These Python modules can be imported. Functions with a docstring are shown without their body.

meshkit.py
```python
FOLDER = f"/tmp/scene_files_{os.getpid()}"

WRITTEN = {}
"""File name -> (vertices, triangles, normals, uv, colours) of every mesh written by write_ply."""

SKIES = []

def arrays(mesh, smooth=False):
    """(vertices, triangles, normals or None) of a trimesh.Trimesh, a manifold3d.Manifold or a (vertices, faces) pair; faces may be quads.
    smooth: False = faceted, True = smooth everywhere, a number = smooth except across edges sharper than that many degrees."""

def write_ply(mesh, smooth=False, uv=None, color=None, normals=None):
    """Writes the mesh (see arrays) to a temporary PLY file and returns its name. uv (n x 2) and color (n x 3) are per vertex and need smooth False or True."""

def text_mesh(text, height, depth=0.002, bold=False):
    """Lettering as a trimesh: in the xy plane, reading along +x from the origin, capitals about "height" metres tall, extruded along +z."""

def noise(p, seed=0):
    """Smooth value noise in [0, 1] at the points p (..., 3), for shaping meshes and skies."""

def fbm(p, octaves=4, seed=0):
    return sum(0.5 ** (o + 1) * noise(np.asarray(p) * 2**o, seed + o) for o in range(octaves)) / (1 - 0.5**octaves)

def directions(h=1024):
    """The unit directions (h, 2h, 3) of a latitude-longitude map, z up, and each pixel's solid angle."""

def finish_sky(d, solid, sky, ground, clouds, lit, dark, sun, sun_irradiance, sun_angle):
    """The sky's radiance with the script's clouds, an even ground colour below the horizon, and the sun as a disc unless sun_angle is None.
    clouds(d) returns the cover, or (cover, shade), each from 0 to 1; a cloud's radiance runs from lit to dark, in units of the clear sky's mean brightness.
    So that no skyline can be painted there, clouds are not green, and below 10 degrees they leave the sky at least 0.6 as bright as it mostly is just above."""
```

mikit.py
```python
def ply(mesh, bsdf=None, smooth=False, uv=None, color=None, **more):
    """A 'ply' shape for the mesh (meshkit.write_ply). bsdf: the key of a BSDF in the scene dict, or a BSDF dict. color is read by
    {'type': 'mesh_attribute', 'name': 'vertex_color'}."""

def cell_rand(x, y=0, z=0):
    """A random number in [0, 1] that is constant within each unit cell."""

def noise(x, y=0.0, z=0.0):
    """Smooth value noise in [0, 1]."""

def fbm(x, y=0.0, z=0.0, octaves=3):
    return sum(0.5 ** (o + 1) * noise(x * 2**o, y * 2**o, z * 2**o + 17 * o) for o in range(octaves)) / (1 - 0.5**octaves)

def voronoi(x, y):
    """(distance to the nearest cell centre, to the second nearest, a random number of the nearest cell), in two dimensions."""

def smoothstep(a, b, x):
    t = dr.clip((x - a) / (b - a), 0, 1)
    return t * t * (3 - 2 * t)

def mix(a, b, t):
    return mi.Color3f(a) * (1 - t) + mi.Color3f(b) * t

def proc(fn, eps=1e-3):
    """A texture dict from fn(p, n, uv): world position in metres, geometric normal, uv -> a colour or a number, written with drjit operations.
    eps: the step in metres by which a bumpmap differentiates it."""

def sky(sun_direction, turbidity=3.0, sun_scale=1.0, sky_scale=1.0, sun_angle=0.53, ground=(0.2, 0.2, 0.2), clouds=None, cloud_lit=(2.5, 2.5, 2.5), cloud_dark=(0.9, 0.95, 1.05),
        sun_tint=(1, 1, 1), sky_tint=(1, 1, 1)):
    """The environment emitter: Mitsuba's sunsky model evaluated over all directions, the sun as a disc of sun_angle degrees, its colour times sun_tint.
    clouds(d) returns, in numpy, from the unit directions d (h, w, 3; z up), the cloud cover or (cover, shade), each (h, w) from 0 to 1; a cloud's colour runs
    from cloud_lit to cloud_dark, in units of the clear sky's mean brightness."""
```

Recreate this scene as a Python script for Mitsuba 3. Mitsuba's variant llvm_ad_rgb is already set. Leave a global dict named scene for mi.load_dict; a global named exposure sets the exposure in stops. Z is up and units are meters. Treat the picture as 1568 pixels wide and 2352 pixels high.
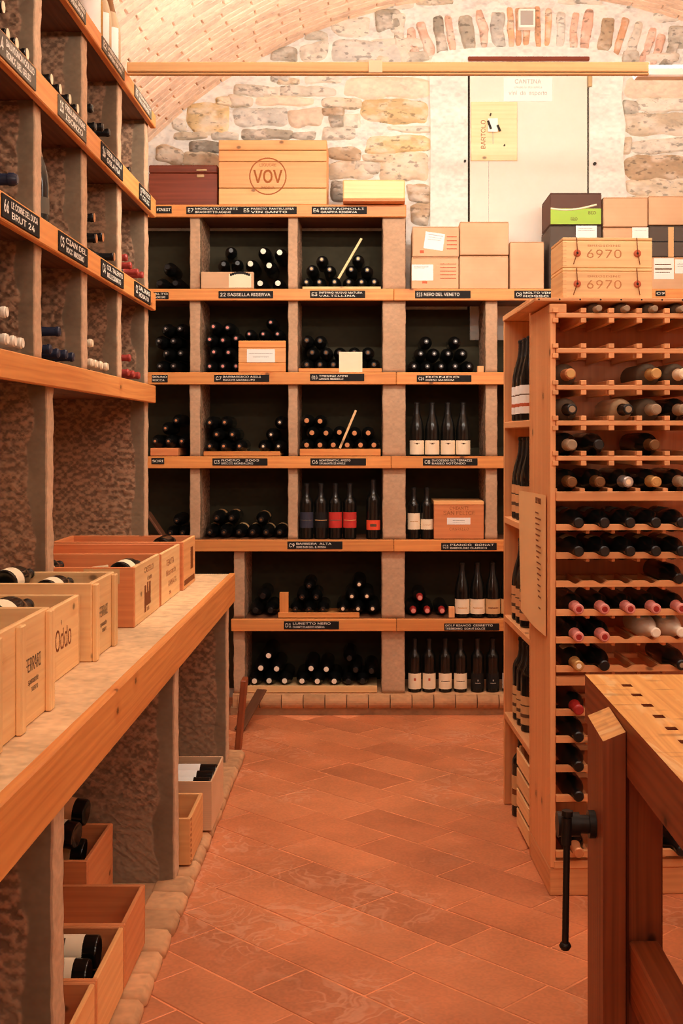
import math, random
import numpy as np, trimesh
import drjit as dr
import mitsuba as mi
import mikit, meshkit
from mikit import noise, fbm, voronoi, cell_rand, smoothstep, mix, proc

# ------------------------------------------------------------------ camera, light, exposure
scene, labels = {}, {}
T = mi.ScalarTransform4f
F, VX, VY, EYE = 2800.0, 852.0, 1006.0, 1.38          # focal length (px), vanishing point, eye height
scene['camera'] = {'type': 'perspective', 'fov': 2 * math.degrees(math.atan(784 / F)), 'fov_axis': 'x', 'near_clip': 0.05, 'far_clip': 60.0,
                   'principal_point_offset_x': (784 - VX) / 1568, 'principal_point_offset_y': (1176 - VY) / 2352,
                   'to_world': T().look_at(origin=[0, 0, EYE], target=[0, 1, EYE], up=[0, 0, 1])}
exposure = 2.2
LAMP = (1.0, 0.965, 0.87)      # warm colour of all bar tubes, those of unseen bars too
MAIN_GAIN, UNSEEN_GAIN = 44.0, 19.0
rng = random.Random(7)


def X(px, d): return (px - VX) * d / F
def Z(py, d): return EYE + (VY - py) * d / F


# ------------------------------------------------------------------ materials
def lin(r, g, b):
    return [((c / 255) / 12.92 if c <= 10 else (((c / 255) + 0.055) / 1.055) ** 2.4) for c in (r, g, b)]


def flat(key, rgb, rough=0.5, metallic=0.0, spec=0.5, two=True, **k):
    b = {'type': 'principled', 'base_color': {'type': 'rgb', 'value': lin(*rgb)}, 'roughness': rough, 'metallic': metallic, 'specular': spec, **k}
    scene[key] = {'type': 'twosided', 'bsdf': b} if two else b


WOODS = [  # dark, light
    ((196, 116, 58), (230, 160, 90)),     # 0 orange pine fascia
    ((216, 168, 112), (240, 202, 146)),   # 1 pale crate pine
    ((88, 38, 24), (132, 60, 38)),        # 2 mahogany
    ((206, 138, 86), (232, 172, 118)),    # 3 rack fir
    ((190, 128, 66), (230, 174, 102)),    # 4 bench top, worn
    ((104, 46, 24), (156, 78, 42)),       # 5 bench sides, dark red
    ((82, 50, 34), (120, 76, 50)),        # 6 shelf boards
    ((232, 200, 150), (246, 222, 180)),   # 7 plywood
    ((198, 116, 70), (222, 146, 92)),     # 8 reddish crate pine
    ((212, 148, 90), (234, 178, 118)),    # 9 VOV crate
]
MIN = [
    (248, 248, 242), (190, 185, 170), (150, 144, 128), (212, 184, 126), (212, 196, 168), (178, 152, 118), (220, 176, 152), (218, 160, 112),
    (240, 238, 230), (246, 216, 188), (204, 172, 132), (170, 132, 98), (192, 191, 183), (220, 214, 198), (116, 110, 98), (200, 152, 110),
    (68, 61, 45), (70, 62, 50), (232, 216, 194), (218, 142, 98)]
_wd, _wl, _mn = np.array([lin(*a) for a, _ in WOODS]), np.array([lin(*b) for _, b in WOODS]), np.array([lin(*a) for a in MIN])


def lookup(table, i):
    """row i of a small table of colours"""
    out = [mi.Float(float(table[0, k])) for k in range(3)]
    for j in range(1, len(table)):
        m = i > j - 0.5
        out = [dr.select(m, mi.Float(float(table[j, k])), out[k]) for k in range(3)]
    return mi.Color3f(*out)


def wood_fn(p, n, uv):
    s, pal = dr.floor((uv.x + 5) / 10), dr.floor((uv.y + 5) / 10)
    u, v = uv.x - 10 * s, uv.y - 10 * pal
    r = cell_rand(s, 3, 7)
    warp = fbm(u * 1.6 + r * 50, v * 20 + r * 31, octaves=3)
    fine = noise(u * 6 + r * 20, v * 260 + warp * 8)
    ring = 0.5 + 0.5 * dr.sin(6.283 * (v * 40 + warp * 1.3 + r * 5))
    t = 0.22 * ring + 0.30 * fine + 0.48 * warp
    a, b, c = voronoi(u * 5.5 + r * 77, v * 8 + r * 13)
    knot = (1 - smoothstep(0.03, 0.09, a)) * dr.select(c > 0.8, 1.0, 0.0)
    halo = (1 - smoothstep(0.05, 0.3, a)) * dr.select(c > 0.8, 1.0, 0.0)
    col = mix(lookup(_wd, pal), lookup(_wl, pal), dr.clip(t - 0.35 * halo, 0, 1))
    worn = dr.select((pal > 3.5) & (pal < 4.5), 1.0, 0.0)
    scr = smoothstep(0.6, 0.78, fbm(u * 9 + 4 * warp, v * 26, octaves=3)) * worn
    scd = smoothstep(0.62, 0.8, fbm(u * 40 + 9, v * 12, octaves=2)) * worn
    return mix(mix(col, (0.78, 0.55, 0.27), 0.5 * scr), (0.22, 0.1, 0.03), 0.45 * scd) * (0.88 + 0.22 * r) * (1 - 0.65 * knot)


def mineral_fn(p, n, uv):
    s, pal = dr.floor((uv.x + 5) / 10), dr.floor((uv.y + 5) / 10)
    r = cell_rand(s, 5, 9)
    a, b = fbm(p.x * 7 + r * 9, p.y * 7, p.z * 9, octaves=4), fbm(p.x * 60, p.y * 60, p.z * 60, octaves=2)
    c = fbm(p.x * 22 + 30, p.y * 22, p.z * 30, octaves=3)
    dark = smoothstep(0.56, 0.75, c)
    col = lookup(_mn, pal) * (0.80 + 0.24 * r) * (0.62 + 0.5 * a + 0.26 * b)
    stone = dr.select((pal < 7.5) | ((pal > 11.5) & (pal < 14.5)), 1.0, 0.0)
    lime = smoothstep(0.42, 0.68, fbm(p.x * 13 + r * 30, p.y * 13, p.z * 17 + 8, octaves=4))
    pit = smoothstep(0.60, 0.72, fbm(p.x * 34 + r * 60, p.y * 34, p.z * 52, octaves=3))
    col = mix(col, (0.84, 0.80, 0.71), stone * (0.14 + 0.45 * lime))
    return col * (1 - 0.14 * dark) * (1 - 0.45 * pit * stone * dr.select(pal > 0.5, 1.0, 0.25))


def mineral_h(p, n, uv):
    return fbm(p.x * 45, p.y * 45, p.z * 45, octaves=3) * 0.006


def stucco_fn(p, n, uv):
    """uv.x: metres behind the plastered front edge; uv.y: height plus ten times the kind."""
    pal = dr.floor((uv.y + 5) / 10)
    k = dr.select(pal > 0.5, 1.0, 0.0)
    wob = fbm(p.x * 9 + pal * 5, p.y * 9, p.z * 7, octaves=3)
    edge = smoothstep(0.0, 0.008, uv.x - 0.006 - 0.075 * wob)
    g = fbm(p.x * 80, p.y * 80, p.z * 80, octaves=3)
    m = fbm(p.x * 6 + 3, p.y * 6, p.z * 5, octaves=3)
    rough = mix(mix((0.13, 0.066, 0.038), (0.42, 0.24, 0.145), smoothstep(0.3, 0.7, g)), (0.26, 0.165, 0.10), 0.5 * m)
    slick = mix((0.13, 0.085, 0.052), (0.27, 0.19, 0.12), m) * (0.8 + 0.3 * g)
    low = smoothstep(0.75, 0.15, (uv.y - 10 * pal) + 0.5 * m) * k
    rough = mix(rough, mix((0.36, 0.27, 0.18), (0.24, 0.17, 0.11), g), 0.8 * low)
    front = mix((0.44, 0.28, 0.17), (0.62, 0.41, 0.26), m) * (0.75 + 0.35 * g)
    body = mix(slick, rough, edge)
    return mix(front, body, smoothstep(0.001, 0.004, uv.x))  # front face painted paler, inner sides darkened to deepen the cubby shade


def stucco_h(p, n, uv):
    wob = fbm(p.x * 9 + dr.floor((uv.y + 5) / 10) * 5, p.y * 9, p.z * 7, octaves=3)
    e = smoothstep(0.0, 0.008, uv.x - 0.006 - 0.075 * wob)
    return (0.2 + 0.8 * e) * fbm(p.x * 80, p.y * 80, p.z * 80, octaves=3) * 0.007


def cotto_fn(p, n, uv):
    s = dr.floor((uv.x + 5) / 10)
    r, r2 = cell_rand(s, 2, 1), cell_rand(s, 8, 3)
    q = fbm(p.x * 5, p.y * 5, octaves=3)
    wx, wy = fbm(p.x * 7 + 11, p.y * 7, octaves=3), fbm(p.x * 7, p.y * 7 + 23, octaves=3)
    ridge = 1 - dr.abs(2 * fbm(p.x * 16 + 5 * wx, p.y * 16 + 5 * wy, octaves=3) - 1)
    vein2 = smoothstep(0.80, 0.98, ridge)
    patch = smoothstep(0.42, 0.66, fbm(p.x * 3.4 + 5, p.y * 3.4 + 9, octaves=2))
    g = noise(p.x * 160, p.y * 160)
    base = mix(mix((0.50, 0.165, 0.068), (0.60, 0.22, 0.095), r), (0.42, 0.145, 0.065), 0.5 * smoothstep(0.72, 0.9, r2))
    base = base * (0.70 + 0.50 * q + 0.14 * g)
    light = mix((0.78, 0.44, 0.27), (0.86, 0.55, 0.37), q)
    dirt = smoothstep(0.55, 0.75, fbm(p.x * 2.1 + 40, p.y * 2.1, octaves=3))
    return mix(mix(base, light, 0.24 * vein2 * patch), (0.28, 0.12, 0.055), 0.3 * dirt)


def paper_fn(p, n, uv):
    """Corrugated board: faint flutes and stains."""
    a = fbm(p.x * 9, p.y * 9, p.z * 9, octaves=3)
    f = 0.5 + 0.5 * dr.sin(p.z * 900)
    return mix((0.56, 0.34, 0.19), (0.68, 0.44, 0.26), a) * (0.96 + 0.05 * f)


def tex_bsdf(key, fn, rough, spec=0.4, bump=None, eps=1e-3):
    b = {'type': 'principled', 'base_color': proc(fn), 'roughness': rough, 'specular': spec}
    if bump:
        b = {'type': 'bumpmap', 'arbitrary': proc(bump, eps), 'scale': 1.0, 'bsdf': b}
    scene[key] = {'type': 'twosided', 'bsdf': b}


tex_bsdf('wood', wood_fn, 0.48)
tex_bsdf('mineral', mineral_fn, 0.9, 0.2, mineral_h, 2e-3)
tex_bsdf('stucco', stucco_fn, 0.92, 0.2, stucco_h, 2e-3)
tex_bsdf('cotto', cotto_fn, 0.42, 0.4)
tex_bsdf('cardboard', paper_fn, 0.8, 0.2)
flat('glass_dark', (14, 15, 14), 0.14, spec=0.5)
flat('glass_dusty', (96, 82, 66), 0.55, spec=0.3)
flat('glass_amber', (150, 104, 24), 0.2, spec=0.5)
flat('glass_clear', (176, 150, 116), 0.22, spec=0.6)
for k, c, r, m in (('black', (16, 14, 14), .35, 0), ('white', (240, 228, 206), .45, 0), ('red', (158, 40, 36), .4, 0), ('pink', (216, 140, 130), .4, 0), ('gold', (200, 154, 92), .4, .35),
                   ('copper', (206, 142, 96), .35, .4), ('blue', (34, 39, 60), .4, 0), ('silver', (196, 192, 186), .3, .7), ('wax', (160, 58, 50), .35, 0), ('dust', (150, 126, 100), .7, 0), ('cream', (236, 214, 180), .5, 0),
                   ('bronze', (120, 82, 48), .4, .5)):
    flat('cap_' + k, c, r, m)
for k, c in (('cream', (240, 222, 190)), ('white', (240, 236, 228)), ('red', (188, 52, 46)), ('darkblue', (52, 52, 66)), ('orange', (226, 82, 52)), ('tan', (206, 166, 116)), ('kraft', (214, 158, 108)), ('black', (24, 21, 20)),
             ('slate', (96, 88, 76)), ('green', (156, 190, 76)), ('brownbox', (92, 66, 56)), ('greybox', (84, 74, 66)), ('parchment', (234, 190, 136)), ('ink', (96, 70, 50)), ('stamp', (120, 66, 34)), ('grey', (170, 165, 158)),
             ('brickink', (186, 92, 60)), ('chalk', (226, 218, 206)), ('door', (230, 221, 208)), ('gap', (44, 34, 26)), ('burnt', (150, 84, 42)), ('faint', (186, 122, 74)), ('sheet', (246, 242, 232))):
    flat('paper_' + k, c, 0.7, spec=0.25)
flat('iron', (40, 35, 32), 0.45, 0.6)
flat('brass', (190, 170, 130), 0.35, 0.7)
flat('rubber', (18, 16, 16), 0.55)
flat('enamel', (244, 240, 230), 0.4)
flat('hole', (30, 20, 14), 0.9)

# ------------------------------------------------------------------ helpers
count = {}


def numbered(base):
    n = count.get(base, 0)
    count[base] = n + 1
    return base if n == 0 else f'{base}_{n:03d}'


def thing(base, label, cat, group=None):
    k = numbered(base)
    labels[k] = {'label': label, 'category': cat}
    if group: labels[k]['group'] = group
    return k


def structure(base, label=None):
    labels[base] = {'kind': 'structure'}
    if label: labels[base]['label'] = label
    return base


def put(parent, base, shape, **info):
    k = numbered(f'{parent}__{base}') if base else parent
    scene[k] = shape
    if info: labels[k] = {**labels.get(k, {}), **info}
    return k


_t = []
for sx in (-1, 1):
    for sy in (-1, 1):
        for sz in (-1, 1):
            for a in range(3): _t.append((sx, sy, sz, a))
_tp = np.array([[s[k] * (1 if k == s[3] else .8) for k in range(3)] for s in _t])
_hull = trimesh.convex.convex_hull(_tp)
from scipy.spatial import cKDTree
_map = cKDTree(_tp).query(_hull.vertices)[1]
_faces = _map[_hull.faces]
_S = np.array([s[:3] for s in _t], float)
_A = np.array([[k != s[3] for k in range(3)] for s in _t], float)


def cb(x, y, z, c=.002):
    """A box with chamfered edges, from its extents."""
    lo, hi = np.array([x[0], y[0], z[0]], float), np.array([x[1], y[1], z[1]], float)
    lo, hi = np.minimum(lo, hi), np.maximum(lo, hi)
    h = (hi - lo) / 2
    c = min(c, h.min() * .6)
    v = (lo + hi) / 2 + _S * (h - _A * c)
    return trimesh.Trimesh(v, _faces, process=False)


def plain(x, y, z):
    return trimesh.creation.box(bounds=[[min(x), min(y), min(z)], [max(x), max(y), max(z)]])


def xf(mesh, M):
    m = mesh.copy()
    m.apply_transform(M)
    return m


def explode(mesh):
    tri = np.asarray(mesh.triangles)
    return tri.reshape(-1, 3), np.arange(len(tri) * 3).reshape(-1, 3), tri


def wood_shape(mesh, pal, grain=None, M=None, seed=None, face_pal=None):
    v, f, tri = explode(mesh)
    lo, hi = v.min(0), v.max(0)
    grain = int(np.argmax(hi - lo)) if grain is None else grain
    nrm = np.cross(tri[:, 1] - tri[:, 0], tri[:, 2] - tri[:, 0])
    k = np.argmax(np.abs(nrm), 1)
    rel = v - (lo + hi) / 2
    kk = np.repeat(k, 3)
    ua = np.where(kk == grain, (grain + 1) % 3, grain)
    va = 3 - kk - ua
    i = np.arange(len(v))
    s = rng.randrange(1, 900) if seed is None else seed
    pals = np.full(len(v), pal, float)
    if face_pal: pals = np.repeat(face_pal(nrm, tri), 3).astype(float)
    uv = np.stack([rel[i, ua] + 10 * s, rel[i, va] + 10 * pals], 1)
    if M is not None: v = trimesh.transform_points(v, M)
    return mikit.ply((v, f), 'wood', uv=uv)


def W(parent, base, x, y, z, pal, grain=None, c=.0025, M=None, **info):
    return put(parent, base, wood_shape(cb(x, y, z, c), pal, grain, M), **info)


def mineral_shape(mesh, pal, smooth=False, bsdf='mineral', seed=None):
    n = len(mesh.vertices)
    s = rng.randrange(1, 900) if seed is None else seed
    return mikit.ply(mesh, bsdf, smooth=smooth, uv=np.tile([10.0 * s, 10.0 * pal], (n, 1)))


def frame(o, xd, yd):
    xd, yd = np.array(xd, float), np.array(yd, float)
    xd, yd = xd / np.linalg.norm(xd), yd / np.linalg.norm(yd)
    M = np.eye(4)
    M[:3, 0], M[:3, 1], M[:3, 2], M[:3, 3] = xd, yd, np.cross(xd, yd), o
    return M


_txt = {}


def text_at(lines, M, bold=False, depth=.0012):
    """lines: (text, height, x centre, baseline y[, squeeze]) in the frame M; returns one mesh."""
    out = []
    for text, h, x, y, *sq in lines:
        key = (text, h, bold)
        if key not in _txt: _txt[key] = meshkit.text_mesh(text, h, depth, bold)
        m = _txt[key].copy()
        w = m.bounds[1][0] + m.bounds[0][0]
        m.apply_translation([-w / 2, 0, -depth * .4])
        if sq: m.apply_scale([sq[0] / max(m.bounds[1][0] - m.bounds[0][0], 1e-6), 1, 1])
        m.apply_translation([x, y, 0])
        out.append(m)
    return xf(trimesh.util.concatenate(out), M)


def strokes(lines, M, depth=.0008):
    """printed lines too small to read: (x0, x1, y, height) in the frame M."""
    return xf(trimesh.util.concatenate([plain((a, b), (y - h / 2, y + h / 2), (0, depth)) for a, b, y, h in lines]), M)


def lathe(profile, n=24):
    p = np.array(profile, float)
    a = np.linspace(0, 2 * np.pi, n, endpoint=False)
    v = np.stack([p[:, None, 0] * np.cos(a), p[:, None, 0] * np.sin(a), np.repeat(p[:, 1:2], n, 1)], -1).reshape(-1, 3)
    i, j = np.meshgrid(np.arange(len(p) - 1), np.arange(n), indexing='ij')
    q = np.stack([i * n + j, i * n + (j + 1) % n, (i + 1) * n + (j + 1) % n, (i + 1) * n + j], -1).reshape(-1, 4)
    m = trimesh.Trimesh(v, np.vstack([q[:, [0, 1, 2]], q[:, [0, 2, 3]]]), process=False)
    m.merge_vertices()
    m.update_faces(m.nondegenerate_faces())
    return m


def tube(p0, p1, r, n=14, r1=None):
    p0, p1 = np.array(p0, float), np.array(p1, float)
    d = p1 - p0
    L = np.linalg.norm(d)
    m = lathe([(0, 0), (r, 0), (r if r1 is None else r1, L), (0, L)], n)
    z = d / L
    x = np.cross([0, 0, 1.0] if abs(z[2]) < .9 else [1.0, 0, 0], z)
    return xf(m, frame(p0, x, np.cross(z, x)))


def polytube(pts, r, n=8):
    return trimesh.util.concatenate([tube(a, b, r, n) for a, b in zip(pts[:-1], pts[1:])] + [trimesh.creation.icosphere(1, r).apply_translation(q) for q in pts[1:-1]])


# ------------------------------------------------------------------ bottles
BODY = {
    'bordeaux': (.0365, [(0, .012), (.018, .006), (.030, 0), (.0345, .001), (.0365, .005), (.0365, .188), (.0350, .201), (.0295, .214), (.0205, .226), (.0152, .240), (.0140, .255), (.0138, .286), (.0156, .287), (.0156, .296), (.012, .300), (0, .300)], .232),
    'burgundy': (.0400, [(0, .014), (.02, .007), (.033, 0), (.038, .001), (.0400, .006), (.0400, .135), (.0375, .160), (.0310, .190), (.0230, .218), (.0170, .240), (.0148, .258), (.0142, .285), (.0160, .286), (.0160, .295), (.012, .298), (0, .298)], .232),
    'champagne': (.0440, [(0, .018), (.02, .010), (.036, 0), (.042, .001), (.0440, .007), (.0440, .140), (.0415, .168), (.0340, .200), (.0250, .228), (.0180, .252), (.0152, .270), (.0148, .292), (.0170, .294), (.0170, .306), (.013, .315), (0, .315)], .225),
}
_b = {}


def bshape(kind, part, bsdf, **a):
    key = (kind, part, bsdf, tuple(sorted(a.items())))
    if key in _b: return _b[key]
    R, prof, zc = BODY[kind]
    top = prof[-1][1]
    if part == 'glass': m, s = lathe(prof, 24), 35
    elif part == 'capsule':
        p = [(r + .0009, z) for r, z in prof if z > zc and r > 0]
        rz = np.interp(zc, [q[1] for q in prof[6:]], [q[0] for q in prof[6:]])
        m, s = lathe([(rz + .0007, zc)] + p + [(p[-1][0], top + .0008), (0, top + .0008)], 20), 40
    elif part == 'seal': m, s = lathe([(0, top + .0004), (a['r'], top + .0004), (a['r'], top + .0018), (a['r'] - .0008, top + .0022), (0, top + .0022)], 16), False
    else:  # a paper label wrapped round the body
        n = 18
        ph = np.radians(-90 + np.linspace(-a['arc'], a['arc'], n))
        rr = R + a.get('lift', .0006)
        v = np.vstack([np.stack([rr * np.cos(ph), rr * np.sin(ph), np.full(n, z)], 1) for z in (a['z0'], a['z1'])])
        i = np.arange(n - 1)
        m, s = trimesh.Trimesh(v, np.vstack([np.stack([i, i + 1, i + 1 + n], 1), np.stack([i, i + 1 + n, i + n], 1)]), process=False), True
    _b[key] = mikit.ply(m, bsdf, smooth=s)
    return _b[key]


def bottle(M, label, kind='bordeaux', glass='glass_dark', cap='cap_black', seal=None, dot=False, lab=None, art=(), group=None, base='wine_bottle'):
    """M: 4x4 from the bottle's own frame (foot at the origin, neck along z)."""
    k = thing(base, label, 'bottle', group)
    tw = T(np.asarray(M, float))
    place = lambda part, d, par=k: put(par, part, {**d, 'to_world': tw})
    place('glass', bshape(kind, 'glass', glass))
    if cap:
        c = place('capsule', bshape(kind, 'capsule', cap))
        if seal:
            place('seal', bshape(kind, 'seal', seal[0], r=seal[1]), c)
    if lab:
        l = place('paper_label', bshape(kind, 'label', lab[0], z0=lab[1], z1=lab[2], arc=lab[3] if len(lab) > 3 else 85))
        for b_, z0, z1, arc in art: place('print', bshape(kind, 'label', b_, z0=z0, z1=z1, arc=arc, lift=.0011), l)
    return k


def lying(pos, roll=0., yaw=0., pitch=0., toward='-y', length=.30, s=1.0):
    """Matrix of a bottle lying with its neck end at pos."""
    z = {'-y': np.array([0, -1.0, 0]), '+x': np.array([1.0, 0, 0])}[toward]
    cy, sy = math.cos(yaw), math.sin(yaw)
    z = np.array([cy * z[0] - sy * z[1], sy * z[0] + cy * z[1], math.sin(pitch)])
    z /= np.linalg.norm(z)
    x = np.cross([0, 0, 1.0], z)
    x /= np.linalg.norm(x)
    y = np.cross(z, x)
    c, q = math.cos(roll), math.sin(roll)
    M = np.eye(4)
    M[:3, 0], M[:3, 1], M[:3, 2] = (c * x + q * y) * s, (-q * x + c * y) * s, z * s
    M[:3, 3] = np.array(pos) - z * length * s
    return M


def standing(x, y, z, yaw=0., s=1.0):
    M = np.eye(4)
    c, q = math.cos(yaw) * s, math.sin(yaw) * s
    M[:2, :2], M[2, 2], M[:3, 3] = [[c, -q], [q, c]], s, (x, y, z)
    return M


ORD = ['first', 'second', 'third', 'fourth', 'fifth', 'sixth', 'seventh', 'eighth', 'ninth', 'tenth', 'eleventh', 'twelfth']
LAYER = ['bottom layer', 'layer two', 'layer three', 'layer four', 'layer five', 'layer six']

# ------------------------------------------------------------------ room shell
D0, DW = 6.09, 6.50                       # front plane of the back shelving, back wall
VCX, VCZ, VR = .757, .985, 2.784          # the barrel vault's circle
XL, XR, YN = -1.36, 2.87, -2.2
ZS = VCZ + math.sqrt(VR ** 2 - (XL - VCX) ** 2)

floor = structure('floor', 'terracotta tiles laid diagonally in staggered rows')
put(floor, None, mineral_shape(plain((XL - .2, XR + .2), (YN - .2, DW + .2), (-.15, -.0018)), 19))
TW, TL = .185, .375
c45 = math.sqrt(.5)
u0, v0 = 3.0 * c45, 3.036 * c45          # a known joint crossing: (x+y)=3.0, (y-x)=3.036
tiles = []
for i in range(-24, 26):
    off = [0, .0877, .42, .22, .05, .30][i % 6] if i >= 0 else (i * .161) % TL
    for j in range(-16, 18):
        uc, vc = u0 + (i + .5) * TW, v0 + off + (j + .5) * TL
        x, y = (uc - vc) * c45, (uc + vc) * c45
        if not (-.75 < x < 2.2 and .6 < y < 6.15): continue
        px, py = VX + F * x / y, VY + F * EYE / y
        tiles.append((x, y, 250 < px < 1640 and py < 2500))
tvar = []
for k in range(12):
    m = cb((-TL / 2 + .0025, TL / 2 - .0025), (-TW / 2 + .0025, TW / 2 - .0025), (-.012, 0), .0018)
    tvar.append(mikit.ply(m, 'cotto', uv=np.stack([m.vertices[:, 0] + 10 * (k * 7 + 1), m.vertices[:, 1]], 1)))
rest = []
for x, y, seen in tiles:
    M = T().translate([x, y, rng.uniform(-.0012, .0008)]).rotate([0, 0, 1], 135 + rng.uniform(-.5, .5)).rotate([1, 0, 0], rng.uniform(-.15, .15))
    if seen: put(floor, 'tile', {**tvar[rng.randrange(12)], 'to_world': M})
    else: rest.append(xf(cb((-TL / 2 + .0025, TL / 2 - .0025), (-TW / 2 + .0025, TW / 2 - .0025), (-.012, 0), .0018), np.array(M.matrix)))
m = trimesh.util.concatenate(rest)
put(floor, 'outlying_tiles', mikit.ply(m, 'cotto', uv=np.tile([10.0, 0], (len(m.vertices), 1))), kind='stuff', label='terracotta tiles under the workbench and rack')

for nm, x, y, z in (('wall_left', (XL - .2, XL), (YN, DW), (0, ZS + .02)), ('wall_right_unseen', (XR, XR + .2), (YN, DW), (0, ZS + .02)), ('wall_near_unseen', (XL - .2, XR + .2), (YN - .2, YN), (0, 4.0))):
    structure(nm, {'wall_left': 'rough plaster wall behind the left shelving', 'wall_right_unseen': 'unseen plaster side wall right of the rack, pale to bounce lamp light', 'wall_near_unseen': 'unseen plaster wall closing the near end, pale to bounce lamp light'}[nm])
    put(nm, None, mineral_shape(plain(x, y, z), 18))  # right and near walls are unseen, kept pale to bounce lamp light

ceil = structure('ceiling', 'barrel vault of pale pink bricks laid in arched courses')
th0 = math.acos((XL - .02 - VCX) / VR)
th = np.linspace(th0, math.pi - th0, 49)
ring = np.stack([VCX + VR * np.cos(th), VCZ + VR * np.sin(th)], 1)
outer = np.stack([VCX + (VR + .15) * np.cos(th), VCZ + (VR + .15) * np.sin(th)], 1)
from shapely.geometry import Polygon
poly = Polygon(np.vstack([ring, outer[::-1]]))
shell = trimesh.creation.extrude_polygon(poly, DW + .2 - YN, engine='earcut')
shell.apply_transform(np.array([[1, 0, 0, 0], [0, 0, -1, DW + .2], [0, 1, 0, 0], [0, 0, 0, 1.0]]))
put(ceil, None, mineral_shape(shell, 18))
BL, BW = .255, .062
bvar = [mineral_shape(cb((-BL / 2 + .004, BL / 2 - .004), (-BW / 2 + .003, BW / 2 - .003), (-.012, .02), .004), 9, seed=k * 13 + 2) for k in range(14)]
bm = cb((-BL / 2 + .004, BL / 2 - .004), (-BW / 2 + .003, BW / 2 - .003), (-.012, .02), .004)
ncourse, dth = int((DW - .6) / BW), BL / VR
bricks = []
for j in range(ncourse):
    y = DW - (j + .5) * BW
    a = th0 + (dth * .5 if j % 2 else 0) - rng.uniform(0, .015)
    while a > math.pi - th0:
        q = a - dth / 2
        x, z = VCX + VR * math.cos(q), VCZ + VR * math.sin(q)
        px, py = VX + F * x / y, VY - F * (z - EYE) / y
        seen = 240 < px < 1600 and -40 < py < 420 and y > 3.3
        M = frame([x, y, z], [-math.sin(q), 0, math.cos(q)], [0, 1, 0])
        M = M @ trimesh.transformations.rotation_matrix(rng.uniform(-.008, .008), [0, 0, 1])
        M[:3, 3] += M[:3, 2] * rng.uniform(-.002, .003)
        bricks.append((F * F / y / y if seen else 0, M))
        a -= dth
order = sorted(range(len(bricks)), key=lambda i: -bricks[i][0])
rest = []
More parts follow.
